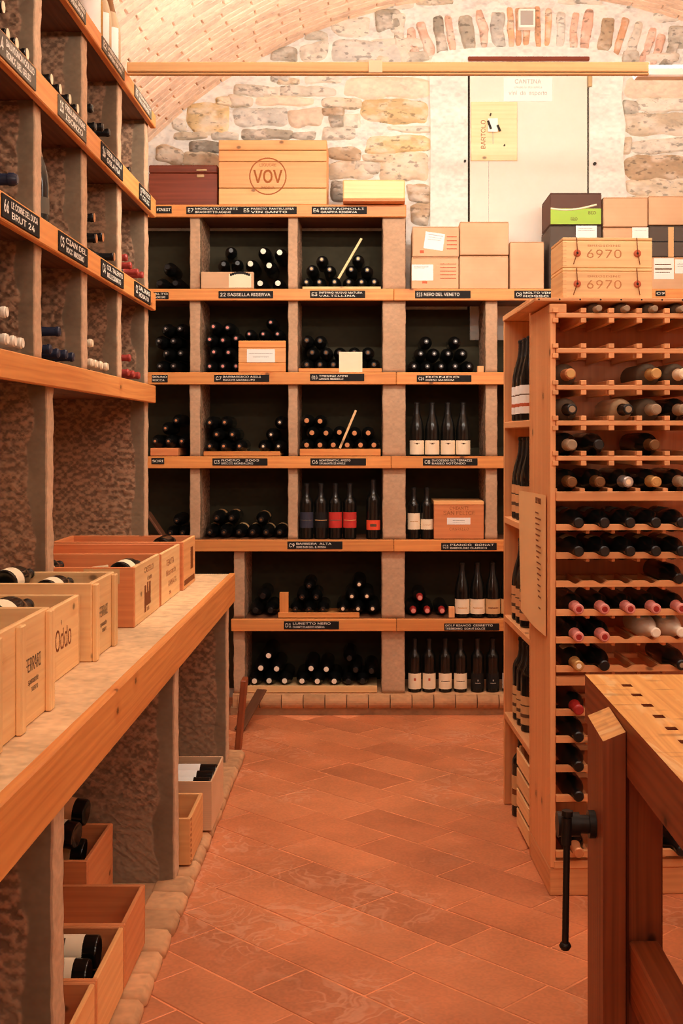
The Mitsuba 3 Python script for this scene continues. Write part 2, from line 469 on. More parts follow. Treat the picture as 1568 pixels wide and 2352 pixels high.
for r_, i in enumerate(order):
    s_, M = bricks[i]
    if r_ < 300 and s_ > 0: put(ceil, 'brick', {**bvar[rng.randrange(14)], 'to_world': T(M)})
    else: rest.append(xf(bm, M))
put(ceil, 'outlying_bricks', mineral_shape(trimesh.util.concatenate(rest), 9), kind='stuff', label='bricks of the vault further along')

# back wall: mortar with individual stones, a plastered doorway and a brick relieving arch
wall = structure('wall_back', 'fieldstone end wall pointed with pale mortar under the vault')
wr = np.vstack([[[XL - .1, -.1]], ring, [[XR + .1, -.1]]])
wm = trimesh.creation.extrude_polygon(Polygon(wr).buffer(.03), .2, engine='earcut')
wm.apply_transform(np.array([[1, 0, 0, 0], [0, 0, -1, DW + .2], [0, 1, 0, 0], [0, 0, 0, 1.0]]))
put(wall, None, mineral_shape(wm, 0))


def stone(quad, pal, proud=.022, seed=0, base='stone'):
    """quad: outline pixels on the wall plane (clockwise); a bumpy rounded stone set in the mortar."""
    q = np.array([[X(a, DW), Z(b, DW)] for a, b in quad])
    n = 17
    s = np.linspace(-1, 1, n)
    A, B = np.meshgrid(s, s)
    pa, pb = (A + 1) / 2, (B + 1) / 2
    top, bot = q[0] + (q[1] - q[0]) * pa[..., None], q[3] + (q[2] - q[3]) * pa[..., None]
    P = top + (bot - top) * pb[..., None]
    ctr = q.mean(0)
    rr = np.maximum(np.abs(A), np.abs(B))
    rad = (np.abs(A) ** 5 + np.abs(B) ** 5) ** .2
    P = ctr + (P - ctr) * (np.where(rad > 0, rr / np.maximum(rad, 1e-6), 1))[..., None]
    wob = meshkit.fbm(np.dstack([P * 9, np.full(P.shape[:2], seed * 1.7)]), 3, seed) - .5
    wob2 = meshkit.fbm(np.dstack([P * 9 + 40, np.full(P.shape[:2], seed * 1.7)]), 3, seed + 5) - .5
    amp = .16 * np.minimum(np.ptp(q[:, 0]), np.ptp(q[:, 1])) + .012
    P = P + np.dstack([wob, wob2]) * amp * (rr[..., None] ** 2) * 2
    dep = proud * (.75 - .75 * rr ** 6) + (meshkit.fbm(np.dstack([P * 22, np.full(P.shape[:2], seed)]), 4, seed) - .45) * .034 * (1 - rr ** 8) - .004 * (rr > .99)
    v = np.dstack([P[..., 0], DW - dep, P[..., 1]]).reshape(-1, 3)
    i, j = np.meshgrid(np.arange(n - 1), np.arange(n - 1), indexing='ij')
    f = np.stack([i * n + j, i * n + j + 1, (i + 1) * n + j + 1, (i + 1) * n + j], -1).reshape(-1, 4)
    f = np.vstack([f[:, [0, 2, 1]], f[:, [0, 3, 2]]])
    put(wall, base, mineral_shape(trimesh.Trimesh(v, f, process=False), pal, True))


STONES = [(857, 27, 924, 71, 2), (761, 89, 925, 141, 12), (763, 40, 848, 80, 13), (692, 98, 750, 138, 13), (700, 72, 752, 94, 1), (860, 2, 950, 22, 13), (616, 114, 682, 143, 2),
          (536, 197, 612, 220, 1), (643, 200, 775, 222, 1), (790, 176, 988, 219, 18), (700, 176, 780, 190, 13), (622, 176, 668, 188, 12), (527, 223, 580, 247, 4), (590, 223, 716, 245, 18), (740, 226, 826, 246, 4),
          (430, 240, 524, 304, 3), (534, 250, 654, 290, 12), (662, 254, 738, 292, 18), (735, 248, 788, 262, 5), (760, 266, 786, 292, 2), (792, 266, 822, 290, 13), (832, 228, 986, 282, 3), (890, 289, 988, 303, 13),
          (402, 303, 476, 317, 4), (486, 304, 544, 319, 1), (552, 299, 668, 319, 2), (676, 302, 722, 321, 2), (738, 296, 816, 318, 1), (838, 311, 987, 350, 3), (436, 322, 506, 347, 14), (360, 336, 424, 379, 5), (424, 350, 504, 380, 4),
          (754, 334, 824, 369, 5), (830, 354, 900, 372, 4), (756, 374, 860, 412, 4), (806, 372, 868, 396, 1), (872, 356, 988, 420, 4), (936, 426, 990, 465, 5), (938, 466, 990, 516, 5), (764, 414, 800, 462, 14), (400, 268, 430, 300, 13),
          (500, 226, 530, 242, 3), (588, 198, 640, 220, 13), (820, 130, 900, 146, 4), (905, 28, 928, 80, 13), (640, 180, 690, 194, 4), (930, 120, 985, 142, 1), (850, 87, 975, 118, 13),
          (1434, 172, 1600, 226, 18), (1428, 228, 1462, 258, 1), (1464, 227, 1600, 257, 13), (1432, 260, 1600, 312, 4), (1450, 318, 1600, 352, 13), (1434, 318, 1452, 352, 4), (1436, 356, 1600, 412, 5), (1436, 414, 1600, 448, 4),
          (1428, 118, 1470, 142, 1), (1480, 122, 1560, 142, 13), (1530, 60, 1600, 110, 1), (1500, 18, 1560, 44, 13), (1440, 4, 1490, 18, 13), (960, 2, 1040, 12, 4), (1280, 0, 1380, 10, 13), (1430, 450, 1600, 500, 4)]
for i, (a, b, c, d, p) in enumerate(STONES):
    j = lambda s=5: rng.uniform(-s, s)
    w = min(6, (d - b) * .2)
    a, b, c, d = a - 3, b - 2, c + 3, d + 2
    stone([(a + j(w), b + j(w)), (c + j(w), b + j(w)), (c + j(w), d + j(w)), (a + j(w), d + j(w))], p, seed=i, proud=.03 if p in (2, 5, 14) else .022)
yy = 150
while yy < 520:                            # the courses run on to the right
    hh, xx_ = rng.uniform(34, 58), 1612 + rng.uniform(-6, 6)
    while xx_ < 1712 - (60 if yy < 200 else 0):
        ww = rng.uniform(60, 130)
        stone([(xx_, yy), (xx_ + ww - 10, yy + 2), (xx_ + ww - 10, yy + hh - 9), (xx_, yy + hh - 9)], rng.choice([1, 3, 4, 13, 18, 12]), seed=int(xx_ + yy))
        xx_ += ww
    yy += hh
# voussoirs of the relieving arch
ACX, ACY = 1209, 952
for k, (cx, w, p) in enumerate([(946, 22, 6), (974, 24, 6), (1008, 24, 2), (1035, 18, 6), (1074, 34, 2), (1107, 20, 6), (1143, 34, 12), (1171, 16, 7), (1190, 15, 7), (1209, 17, 7), (1235, 14, 7), (1258, 16, 7), (1288, 22, 12),
                                (1320, 20, 6), (1348, 20, 6), (1392, 36, 5), (1426, 18, 7), (1456, 26, 1), (1492, 18, 6), (1516, 20, 6), (1548, 30, 2), (918, 26, 13)]):
    a = (cx - ACX) / 890
    da = w / 2 / 890
    pt = lambda ang, r: (ACX + r * math.sin(ang), ACY - r * math.cos(ang))
    ro, ri = 936 + rng.uniform(-6, 4), 846 + rng.uniform(-4, 4)
    stone([pt(a - da, ro), pt(a + da, ro), pt(a + da, ri), pt(a - da, ri)], p, .02, 200 + k, 'arch_stone')

# plaster surround with the doorway cut out
pl = [(986, 700), (988, 300), (985, 150), (992, 135), (1010, 122), (1090, 114), (1209, 111), (1330, 114), (1402, 122), (1424, 136), (1429, 170), (1424, 230), (1434, 290), (1428, 360), (1436, 450), (1432, 700)]
hole = [(1073, 700), (1073, 145), (1351, 145), (1351, 700)]
W2 = lambda pts: [(X(a, DW), Z(b, DW)) for a, b in pts]
sp = Polygon(W2(pl), [W2(hole)]) if False else Polygon(W2(pl)).difference(Polygon(W2(hole)).buffer(.0))
sm = trimesh.util.concatenate([trimesh.creation.extrude_polygon(g, .035, engine='earcut') for g in getattr(sp, 'geoms', [sp])])
sm.apply_transform(np.array([[1, 0, 0, 0], [0, 0, -1, DW + .003], [0, 1, 0, 0], [0, 0, 0, 1.0]]))
put(wall, 'plaster_surround', mineral_shape(sm, 8), label='smooth whitewashed plaster round the doorway')
put(wall, 'plaster_hook', mikit.ply(tube([X(1066, DW), DW - .03, Z(374, DW)], [X(1066, DW), DW - .05, Z(374, DW)], .006), 'iron'))
put(wall, 'plaster_hook', mikit.ply(tube([X(1362, DW), DW - .03, Z(380, DW)], [X(1362, DW), DW - .05, Z(380, DW)], .008), 'iron'))

door = structure('door_1', 'cream painted flush door set in the plastered stone doorway')
put(door, None, mikit.ply(cb((X(1078, DW), X(1347, DW)), (DW - .022, DW - .004), (1.9, Z(147, DW)), .003), 'paper_door'))
put(door, 'shadow_gap', mikit.ply(plain((X(1073, DW), X(1351, DW)), (DW - .003, DW - .001), (1.9, Z(145, DW))), 'paper_gap'))  # dark backing sheet, painted as the shade in the gaps round the door
put(door, 'seam', mikit.ply(plain((X(1120.4, DW), X(1121.4, DW)), (DW - .0232, DW - .02), (1.9, Z(372, DW))), 'paper_grey'))
put(door, 'lintel', wood_shape(cb((X(1073, DW), X(1350, DW)), (DW - .05, DW), (Z(145, DW), Z(136, DW)), .004), 2), label='thin dark weathered wooden lintel')
for y in (190, 520): put(door, 'hinge', mikit.ply(cb((X(1347, DW), X(1356, DW)), (DW - .045, DW - .02), (Z(y + 14, DW), Z(y - 14, DW)), .002), 'brass'))

dd = DW - .024
k = thing('notice', 'white printed notice taped near the top of the cream door', 'notice')
put(k, 'sheet', mikit.ply(plain((X(1156, dd), X(1268, dd)), (dd - .002, dd), (Z(233, dd), Z(178, dd))), 'paper_sheet'))
M = frame([X(1212, dd), dd - .002, Z(205, dd)], [1, 0, 0], [0, 0, 1])
put(k, 'lettering', mikit.ply(text_at([('CANTINA', .022, 0, .030), ('vini  da  asporto', .020, 0, -.03), ('chiuso la domenica', .012, 0, .005)], M, depth=.0006), 'paper_grey'))
k = thing('key_board', 'pale plywood panel with stamped lettering hung on the cream door', 'board')
put(k, 'panel', wood_shape(cb((X(1081, dd), X(1187, dd)), (dd - .012, dd), (Z(370, dd), Z(235, dd)), .002), 7, 0))
put(k, 'lettering', mikit.ply(text_at([('BARTOLO', .024, 0, 0)], frame([X(1114, dd), dd - .012, Z(310, dd)], [0, 0, 1], [-1, 0, 0]), depth=.0008), 'paper_burnt'))
put(k, 'hook', mikit.ply(tube([X(1157, dd), dd - .012, Z(336, dd)], [X(1157, dd), dd - .03, Z(336, dd)], .004), 'iron'))
put(k, 'hook', mikit.ply(tube([X(1125, dd), dd - .012, Z(267, dd)], [X(1125, dd), dd - .04, Z(266, dd)], .004), 'iron'))
dk = dd - .03
k = thing('key_bunch', 'white key tag with dark keys hanging on the plywood panel', 'keys')
put(k, 'tag', mikit.ply(cb((X(1120, dk), X(1143, dk)), (dk - .004, dk), (Z(303, dk), Z(272, dk)), .001), 'paper_white'))
for x0, y0, x1, y1 in ((1120, 278, 1127, 297), (1142, 288, 1148, 302)): put(k, 'key', mikit.ply(tube([X(x0, dk), dk - .006, Z(y0, dk)], [X(x1, dk), dk - .006, Z(y1, dk)], .006, 8), 'iron'))
put(k, 'cord', mikit.ply(tube([X(1130, dk), dk - .002, Z(272, dk)], [X(1132, dk), dk - .002, Z(330, dk)], .0015, 6), 'paper_grey'))
k = thing('wall_sign', 'small white framed sign fixed on the brick keystone above the door', 'sign')
put(k, 'frame', mikit.ply(cb((X(1187, DW), X(1225, DW)), (DW - .075, DW - .02), (Z(73, DW), Z(31, DW)), .004), 'enamel'))
put(k, 'plate', mikit.ply(plain((X(1191, DW), X(1220, DW)), (DW - .077, DW - .0745), (Z(68, DW), Z(36, DW))), 'paper_grey'))

# ------------------------------------------------------------------ light bars (one in view, the others unseen overhead)
def light_bar(y, z0, z1, xa, xb, label, gain):
    """a wooden rail hiding a line of tubes clipped behind it"""
    k = thing('light_bar', label, 'lamp')
    zt = z0 + (z1 - z0) * .16
    W(k, 'face_board', (xa, xb), (y, y + .012), (z0 + (z1 - z0) * .27, z1), 1, 0)
    W(k, 'lower_strip', (xa, xb), (y - .004, y + .012), (z0, zt), 1, 0)
    W(k, 'groove_board', (xa, xb), (y + .0125, y + .018), (z0 + .001, z1 - .002), 6, 0)
    xt = max(xa, -.72)
    n = max(1, round((xb - xt) / .62))
    for i in range(n):
        a, b = xt + (xb - xt) * (i + .05) / n, xt + (xb - xt) * (i + .95) / n
        put(k, 'tube', mikit.ply(tube([a, y + .036, z1 - .014], [b, y + .036, z1 - .014], .010, 12), 'enamel', smooth=40, emitter={'type': 'area', 'radiance': {'type': 'rgb', 'value': [gain * c for c in LAMP]}}))
        for q in (a + .004, b - .004): put(k, 'tube_clip', mikit.ply(cb((q - .006, q + .006), (y + .0185, y + .026), (z1 - .026, z1 - .004), .001), 'enamel'))
    return k


DB = 4.64
bar = light_bar(DB, Z(172, DB), Z(142, DB), X(291, DB), X(1490, DB), 'long pale wooden light bar spanning the vault in front of the stone wall', MAIN_GAIN)
put(bar, 'clip', mikit.ply(cb((X(846, DB), X(878, DB)), (DB - .008, DB + .005), (Z(168, DB), Z(140, DB)), .002), 'cap_cream'))
k = thing('batten_lamp', 'white batten lamp continuing the wooden light bar at the right', 'lamp')
put(k, 'housing', mikit.ply(cb((X(1466, DB), X(1760, DB)), (DB + .05, DB + .11), (Z(166, DB), Z(146, DB)), .006), 'enamel'))
put(k, 'tube', mikit.ply(tube([X(1475, DB), DB + .08, Z(141, DB)], [X(1750, DB), DB + .08, Z(141, DB)], .011, 12), 'enamel', smooth=40, emitter={'type': 'area', 'radiance': {'type': 'rgb', 'value': [MAIN_GAIN * c for c in LAMP]}}))
for y in (3.2, .9, -1.2):  # bars out of view, placed to light the aisle, rack and shelf fronts
    light_bar(y, 2.72, 2.766, -.9, 2.4, {3.2: 'unseen wooden light bar overhead, placed to light the far half of the aisle', .9: 'unseen wooden light bar above the camera, placed to light the near aisle', -1.2: 'unseen wooden light bar behind the camera, placed to light the front faces'}[y], UNSEEN_GAIN)

# ------------------------------------------------------------------ slabs with rough stucco sides
def slab_shape(x, y, z, front, kind, step=.03, amp=.004):
    m = plain(x, y, z)
    v, f = trimesh.remesh.subdivide_to_size(m.vertices, m.faces, step)
    m = trimesh.Trimesh(v, f)
    m.merge_vertices()
    n = m.vertex_normals
    d = meshkit.fbm(m.vertices * 26, 3) - .5
    e = meshkit.fbm(m.vertices * 9 + 7, 2) - .5
    edge = np.sum([np.minimum(np.abs(m.vertices[:, k] - b[0]), np.abs(m.vertices[:, k] - b[1])) < 1e-4 for k, b in enumerate((sorted(x), sorted(y)))], 0)
    m.vertices += n * (d * amp * 2 + e * amp)[:, None] * np.where(edge > 1, 1.6, 1)[:, None] - n * (edge > 1)[:, None] * amp * .8
    u = np.maximum(0, front(m.vertices))
    return mikit.ply(m, 'stucco', smooth=True, uv=np.stack([u, m.vertices[:, 2] + 10 * kind], 1))


# ------------------------------------------------------------------ back shelving
unit = thing('stone_shelving', 'built-in wine shelving of rough concrete posts and orange pine shelf edges across the back wall', 'shelving')
SH = [(470, 498), (663, 690), (855, 883), (1048, 1076), (1240, 1267), (1422, 1450)]
ST = [Z(a, D0) for a, _ in SH]            # tops
XE = 1.95                                  # the unit runs on behind the rack
ends = [X(933, D0), XE, XE, XE, XE, XE]
XU = XL + .005
for i, (a, b) in enumerate(SH):
    xa = X(530, D0) if i == 5 else XU
    t, bz = Z(a, D0), Z(b, D0)
    W(unit, 'shelf_board', (xa + .003, ends[i] - .003), (D0 + .024, DW - .005), (bz + .012, t - .001), 6, 0)
    cut = [xa, X(898 + 6 * (i % 3), D0), X(1270, D0), ends[i]] if i else [xa, ends[i]]
    for p, q in zip(cut[:-1], cut[1:]):
        if q - p > .05: W(unit, 'fascia_board', (p + .0008, q - .0008), (D0, D0 + .024), (bz, t), 0, 0, .003)
pl_z = Z(1595, D0)
fb = lambda v: np.maximum(0, v[:, 1] - D0 - .034) * .8
PX = [(433, 458), (660, 683), (878, 932), (1115, 1144), (1330, 1358), (1540, 1568)]
def post(x0, x1, top, bot, xe=0):
    put(unit, 'post', slab_shape((X(x0, D0), X(x1, D0)), (D0 + .03, DW - .004), (bot, top), fb, 0))
for i in range(5):
    top, bot = Z(SH[i][1], D0), ST[i + 1] if i < 5 else pl_z
    for a, b in PX:
        if i == 0 and a > 900: continue
        if i == 4 and a in (433, 660, 1115): continue
        if i == 4: continue
        post(a, b, top + .012, bot)
for top, bot in ((Z(1267, D0), ST[5]), (Z(1450, D0), pl_z)):
    for a, b in ((534, 561), (876, 930), (1250, 1280)): post(a, b, top + .012, bot)
put(unit, 'back_panel', mineral_shape(plain((XU, ends[0]), (DW - .012, DW - .001), (.05, Z(500, D0))), 16))
put(unit, 'back_panel', mineral_shape(plain((ends[0], XE), (DW - .012, DW - .001), (.05, Z(692, D0))), 16))
# side slab hidden behind the left end is the room wall; brick plinth
put(unit, 'plinth_base', mineral_shape(plain((X(530, D0), XE), (D0 - .015, DW - .02), (-.01, Z(1624, D0))), 11))
for k in range(24):
    a = X(548, D0) + k * .108
    m = trimesh.creation.cylinder(.034, .103, sections=20)
    m.apply_transform(trimesh.transformations.rotation_matrix(math.pi / 2, [0, 1, 0]))
    m.apply_scale([1, 1.25, 1])
    m.apply_translation([a + .054, D0 - .005, pl_z - .033])
    put(unit, 'plinth_brick', mineral_shape(m, 15))
put(unit, 'plinth_slab', mineral_shape(plain((X(534, D0), XE), (D0 + .0, DW - .02), (Z(1624, D0), pl_z - .001)), 15))


def sign(parent, M, w, h, lines, dark=True, num=None):
    k = put(parent, 'chalk_sign', mikit.ply(xf(cb((-w / 2, w / 2), (-h / 2, h / 2), (0, .004), .001), M), 'paper_black' if dark else 'paper_slate'))
    M2 = M @ trimesh.transformations.translation_matrix([0, 0, .004])
    put(k, 'lettering', mikit.ply(text_at(lines, M2, True, .0008), 'paper_chalk'))
    return k


def fascia_sign(x0, y0, x1, y1, num, a, b='', fill=.95):
    w, h = (x1 - x0) * D0 / F, (y1 - y0) * D0 / F
    M = frame([X((x0 + x1) / 2, D0), D0, Z((y0 + y1) / 2, D0)], [1, 0, 0], [0, 0, 1])
    L = []
    x = -w / 2 + .004
    if num:
        L.append((num, h * .5, x + .018, -h * .25, .028))
        x += .04
    tw = (w / 2 * (2 * fill - 1)) - x
    if b:
        L += [(a, h * .27, x + tw / 2, h * .09, tw), (b, h * .27, x + tw * .42, -h * .36, tw * .84)]
    else: L.append((a, h * .42, x + tw / 2, -h * .2, tw))
    sign(unit, M, w, h, L)


for a in ((359, 474, 394, 490, '', 'FINEST'), (428, 475, 556, 492, 'E7', 'MOSCATO D\'ASTI', 'BRACHETTO ACQUI', .92), (556, 475, 681, 492, 'E5', 'PASSITO  PANTELLERIA', 'VIN SANTO'), (716, 475, 842, 492, 'E4', 'BERTAGNOLLI', 'GRAPPA RISERVA'),
          (352, 671, 387, 687, '', 'ALTO', 'ADIGE'), (502, 669, 627, 685, '22', 'SASSELLA RISERVA'), (712, 668, 838, 684, 'E3', 'INFERNO NUOVO MATURA', 'VALTELLINA'), (953, 668, 1080, 685, 'E15', 'NERO DEL VENETO', '', .8), (1181, 668, 1275, 685, 'C8', 'MOLTO VINO', 'ROSSO'),
          (1505, 668, 1527, 680, '', 'C9'),
          (349, 861, 385, 878, '', 'BRUNO', 'ROCCA'), (492, 861, 618, 877, 'C7', 'BARBARESCO ASILI', 'ROCCHE MASSALUPO', .85), (712, 859, 836, 875, 'G10', 'TREDICI ANNI', 'LANGHE NEBBIOLO', .7), (957, 862, 1082, 877, 'C24', 'RONDO', 'ROSSO MAGNUM', .78),
          (348, 1052, 377, 1066, '', 'SORI'), (488, 1053, 614, 1069, 'C3', 'ROERO   2003', 'BRICCO MONDALINO', .85), (713, 1053, 840, 1069, 'C6', 'MONFERRATO C. APERTO', 'SPUMANTE DI APRILE', .72), (971, 1053, 1096, 1069, 'C8', 'SUCCESSO SUI TERRAZZI', 'BASSO ROTONDO', .9),
          (660, 1244, 786, 1261, 'C9', 'BARBERA  ALTA', 'SORI SUD COL. B. ROSSA', .8), (1013, 1247, 1140, 1263, 'C11', 'PIANCO  BONAT', 'BARDOLINO CLASSICO'),
          (652, 1427, 778, 1445, 'D1', 'LUNETTO NERO', 'CHIANTI CLASSICO RISERVA', .85), (1020, 1432, 1146, 1448, '', 'GOLF BIANCO  CERRETTO', 'TREBBIANO  SOAVE DOLCE', .88)):
    fascia_sign(*a)

# ------------------------------------------------------------------ bottles lying in the back shelving
DC = D0 + .053                            # depth of the neck ends
ROWN = ['top row', 'second row', 'third row', 'fourth row', 'fifth row', 'bottom row']


def relax(pts, r, lo, hi, floor_, n=400):
    """push equal circles apart inside a bay until none overlap"""
    p = np.array(pts, float)
    for _ in range(n):
        moved = 0
        for i in range(len(p)):
            for j in range(i):
                d = p[i] - p[j]
                L = math.hypot(*d)
                if L < 2 * r:
                    d = d / max(L, 1e-6) * (2 * r - L) / 2 * 1.02
                    if abs(d[0]) < 1e-7 and abs(d[1]) < 1e-7: d = np.array([1e-4, 1e-4])
                    p[i] += d; p[j] -= d; moved += 1
        q = p.copy()
        p[:, 0] = np.clip(p[:, 0], lo + r, hi - r)
        p[:, 1] = np.maximum(p[:, 1], floor_ + r)
        if not moved and np.abs(q - p).max() < 1e-6: break
    return p


BAYX = {'far-left bay': (-1.30, 433), 'second bay': (458, 660), 'third bay': (683, 878), 'fourth bay': (932, 1115), 'left bay': (561, 876), 'right bay': (930, 1250)}


def pile(px, row, bay, adj, floor_z, r=None, s=None, kind='bordeaux', yaw=0., lab=None, group=None, where=None, **kw):
    """neck ends in pixels of the shelf's front plane, stacked in close layers."""
    lo, hi = BAYX[bay]
    lo, hi = (X(lo, D0) if lo > 0 else lo) + .009, X(hi, D0) - .009
    layers = []
    for p in sorted(px, key=lambda p: (-p[1], p[0])):
        if layers and abs(layers[-1][0][1] - p[1]) < 13: layers[-1].append(p)
        else: layers.append([p])
    for L in layers: L.sort()
    R = BODY[kind][0]
    s = s or 1.0
    flat_ = [(li, i, len(L), p) for li, L in enumerate(layers) for i, p in enumerate(L)]
    pos = [(X(p[0], DC), floor_z + R * s + .001 if li == 0 and abs(Z(p[1], DC) - floor_z - R * s) < .03 else Z(p[1], DC)) for li, i, n, p in flat_]
    pos = relax(pos, R * s + .0007, lo, hi, floor_z + .0005)
    for (li, i, n, p), (x, z) in zip(flat_, pos):
        of = f', {ORD[i]} from left' if n > 1 else ''
        lbl = f'{adj} bottle, {LAYER[li]}{of}, {where or bay + " of " + ROWN[row]}'
        bottle(lying((x, DC + rng.uniform(-.006, .006), z), roll=math.pi + rng.uniform(-.5, .5), yaw=yaw, length=.30, s=s), lbl, kind, lab=lab, group=group or f'bottles lying in {where or bay + " of " + ROWN[row]}', **kw)


def tray(x0, x1, y0, y1, label, pal=1, top=None):
    top = Z(top, D0) if top else Z(y1, D0) + .008
    k = thing('bottle_tray', label, 'tray')
    W(k, 'front_strip', (X(x0, D0), X(x1, D0)), (D0 + .032, D0 + .042), (Z(y1, D0) + .001, Z(y0, D0)), pal, 0)
    W(k, 'tray_board', (X(x0, D0), X(x1, D0)), (D0 + .043, D0 + .34), (Z(y1, D0) + .001, top), pal, 0)
    return top


S = lambda i: ST[i] - .001 + .0
B1, B2, B3, B4 = 'far-left bay', 'second bay', 'third bay', 'fourth bay'
pile([(366, 643), (402, 644), (384, 613)], 0, B1, 'dark dusty', S(1), s=.95, cap='cap_black')
pile([(575, 606), (597, 644), (638, 644), (618, 610), (604, 577), (642, 580)], 0, B2, 'white-capped dark', S(1), s=.92, cap='cap_black', seal=('cap_white', .0155), dot=True)
pile([(513, 606), (545, 604), (530, 575)], 0, B2, 'dark loose', S(1), s=.85, yaw=.10, where='behind the box in second bay, top row')
tz = tray(693, 875, 656, 663, 'thin pale wooden tray under the bottles of third bay, top row')
pile([(698, 646), (733, 646), (768, 646), (715, 617), (755, 617), (740, 598)], 0, B3, 'dark', tz, s=.86, seal=('cap_copper', .008), where='left heap of third bay, top row')
pile([(801, 646), (833, 646), (863, 646), (806, 619), (843, 620), (822, 594)], 0, B3, 'dark', tz, s=.86, seal=('cap_copper', .008), where='right heap of third bay, top row')
pile([(366, 838), (398, 838), (381, 811), (414, 811), (364, 783), (397, 783), (380, 755), (413, 755)], 1, B1, 'dark', S(2), s=.92, seal=('cap_silver', .006))
pile([(475, 837), (506, 837), (540, 835), (490, 806), (523, 808), (475, 780), (508, 782), (540, 776), (489, 752), (523, 754)], 1, B2, 'pink-tipped dark', S(2), s=.90, seal=('cap_pink', .0085))
pile([(572, 765), (604, 765), (637, 765), (621, 740)], 1, B2, 'pink-tipped', Z(781, DC), s=.8, seal=('cap_pink', .008), where='on the box in second bay, second row')
tz = tray(684, 877, 845, 855, 'thin pine tray under the bottles of third bay, second row', 0)
pile([(697, 838), (730, 838), (763, 838), (796, 838), (829, 838), (860, 838), (714, 811), (747, 811), (779, 811), (812, 811), (845, 811), (699, 783), (732, 783)], 1, B3, 'dark ring-capped', tz, s=.90, seal=('cap_bronze', .008))
pile([(949, 840), (981, 840), (1013, 840), (1045, 840), (1077, 840), (966, 812), (997, 812), (1029, 812), (1062, 812), (979, 784), (1046, 784)], 1, B4, 'dark silver-tipped', S(2), s=.90, seal=('cap_silver', .006))
pile([(365, 1015), (397, 1015), (381, 989), (416, 1005), (404, 966)], 2, B1, 'dark', Z(1029, D0), s=.9, seal=('cap_copper', .007))
tz = tray(465, 642, 1037, 1048, 'pine tray under the bottles of second bay, third row', 0, 1041)
pile([(477, 1026), (513, 1026), (549, 1026), (495, 998), (533, 998), (479, 972), (515, 970)], 2, B2, 'dark', tz, s=.92, seal=('cap_copper', .0075))
pile([(604, 1026), (639, 1026), (622, 998), (642, 970)], 2, B2, 'dark', tz, s=.9, seal=('cap_cream', .007), where='right heap of second bay, third row')
tz = tray(687, 874, 1031, 1048, 'pine tray under the copper-capped bottles of third bay, third row', 0, 1038)
pile([(697, 1022), (730, 1022), (763, 1022), (797, 1022), (830, 1022), (862, 1022), (713, 996), (746, 996), (779, 993), (814, 996), (846, 997), (697, 969), (730, 969)], 2, B3, 'copper-capped dark', tz, s=.90, seal=('cap_copper', .0135))
pile([(392, 1222), (420, 1220), (405, 1196)], 3, B1, 'dark', S(4), s=.82, seal=('cap_bronze', .006))
pile([(480, 1217), (514, 1217), (548, 1217), (582, 1217), (612, 1217), (642, 1217), (497, 1190), (531, 1190), (600, 1196)], 3, B2, 'dark', S(4), s=.92, seal=('cap_bronze', .0065), lab=('paper_tan', .05, .13, 60))
LB, RB = 'left bay', 'right bay'
pile([(586, 1400), (621, 1400), (603, 1370)], 4, LB, 'black', S(5), s=.95, where='heap left of the wood block, fifth row')
tz = tray(637, 825, 1409, 1422, 'pine tray under the middle bottles of left bay, fifth row', 0)
pile([(678, 1398), (709, 1398), (741, 1398), (693, 1372), (725, 1372), (709, 1346)], 4, LB, 'black', tz, s=.85, where='middle heap of left bay, fifth row', cap='cap_black', seal=('cap_bronze', .005))
pile([(788, 1404), (826, 1404), (860, 1404), (807, 1376), (843, 1375), (826, 1347)], 4, LB, 'white-tipped dark', tz, s=.94, seal=('cap_cream', .0095), where='right heap of left bay, fifth row')
pile([(947, 1402), (981, 1403), (1015, 1404), (964, 1373)], 4, RB, 'red-capped dark', S(5), s=.92, seal=('cap_pink', .0125), cap='cap_red')
tz = tray(566, 866, 1578, 1595, 'long pale tray holding the bottles of left bay, bottom row', 1, 1586)
pile([(578, 1570), (615, 1570), (652, 1570), (597, 1541), (634, 1541), (614, 1510)], 5, LB, 'cream-capped dark', tz, s=.98, seal=('cap_white', .0135), where='first heap of left bay, bottom row')
pile([(694, 1570), (730, 1570), (766, 1570), (713, 1541), (749, 1541)], 5, LB, 'cream-capped dark', tz, s=.96, seal=('cap_white', .0135), where='second heap of left bay, bottom row')
pile([(800, 1570), (834, 1570), (817, 1542), (851, 1544), (801, 1514)], 5, LB, 'black', tz, s=.9, where='third heap of left bay, bottom row')


def stand(x, base_z, depth, label, h=1.0, kind='bordeaux', **kw):
    return bottle(standing(X(x, depth), depth, base_z + .0008, 0, h), label, kind, **kw)


DS = D0 + .075
for i, x in enumerate((957, 992, 1028, 1063)):
    stand(x, ST[3], DS, f'standing dark bottle with square cream label, {ORD[i]} from left, fourth bay of third row', kind='burgundy', h=.91, lab=('paper_cream', .008, .086, 80), art=[('paper_ink', .070, .073, 22), ('paper_ink', .064, .070, 8)], group='cream-labelled bottles standing in the third row')
for i, (x, lb, tx) in enumerate(((704, 'darkblue', 'dull blue'), (737, 'black', 'black'), (770, 'red', 'plain red'), (803, 'red', 'banded red'))):
    stand(x, ST[4], DS, f'standing dark bottle with {tx} label, {ORD[i]} from left, third bay of fourth row', h=.93, lab=('paper_' + lb, .06, .145, 80), art=[('paper_tan' if i in (1, 3) else 'paper_slate', .100, .104, 60)])
stand(857, ST[4], DS, 'standing dark bottle with small orange-red label beside the wide post, fourth row', lab=('paper_orange', .045, .095, 70), art=[('paper_ink', .062, .076, 25)])
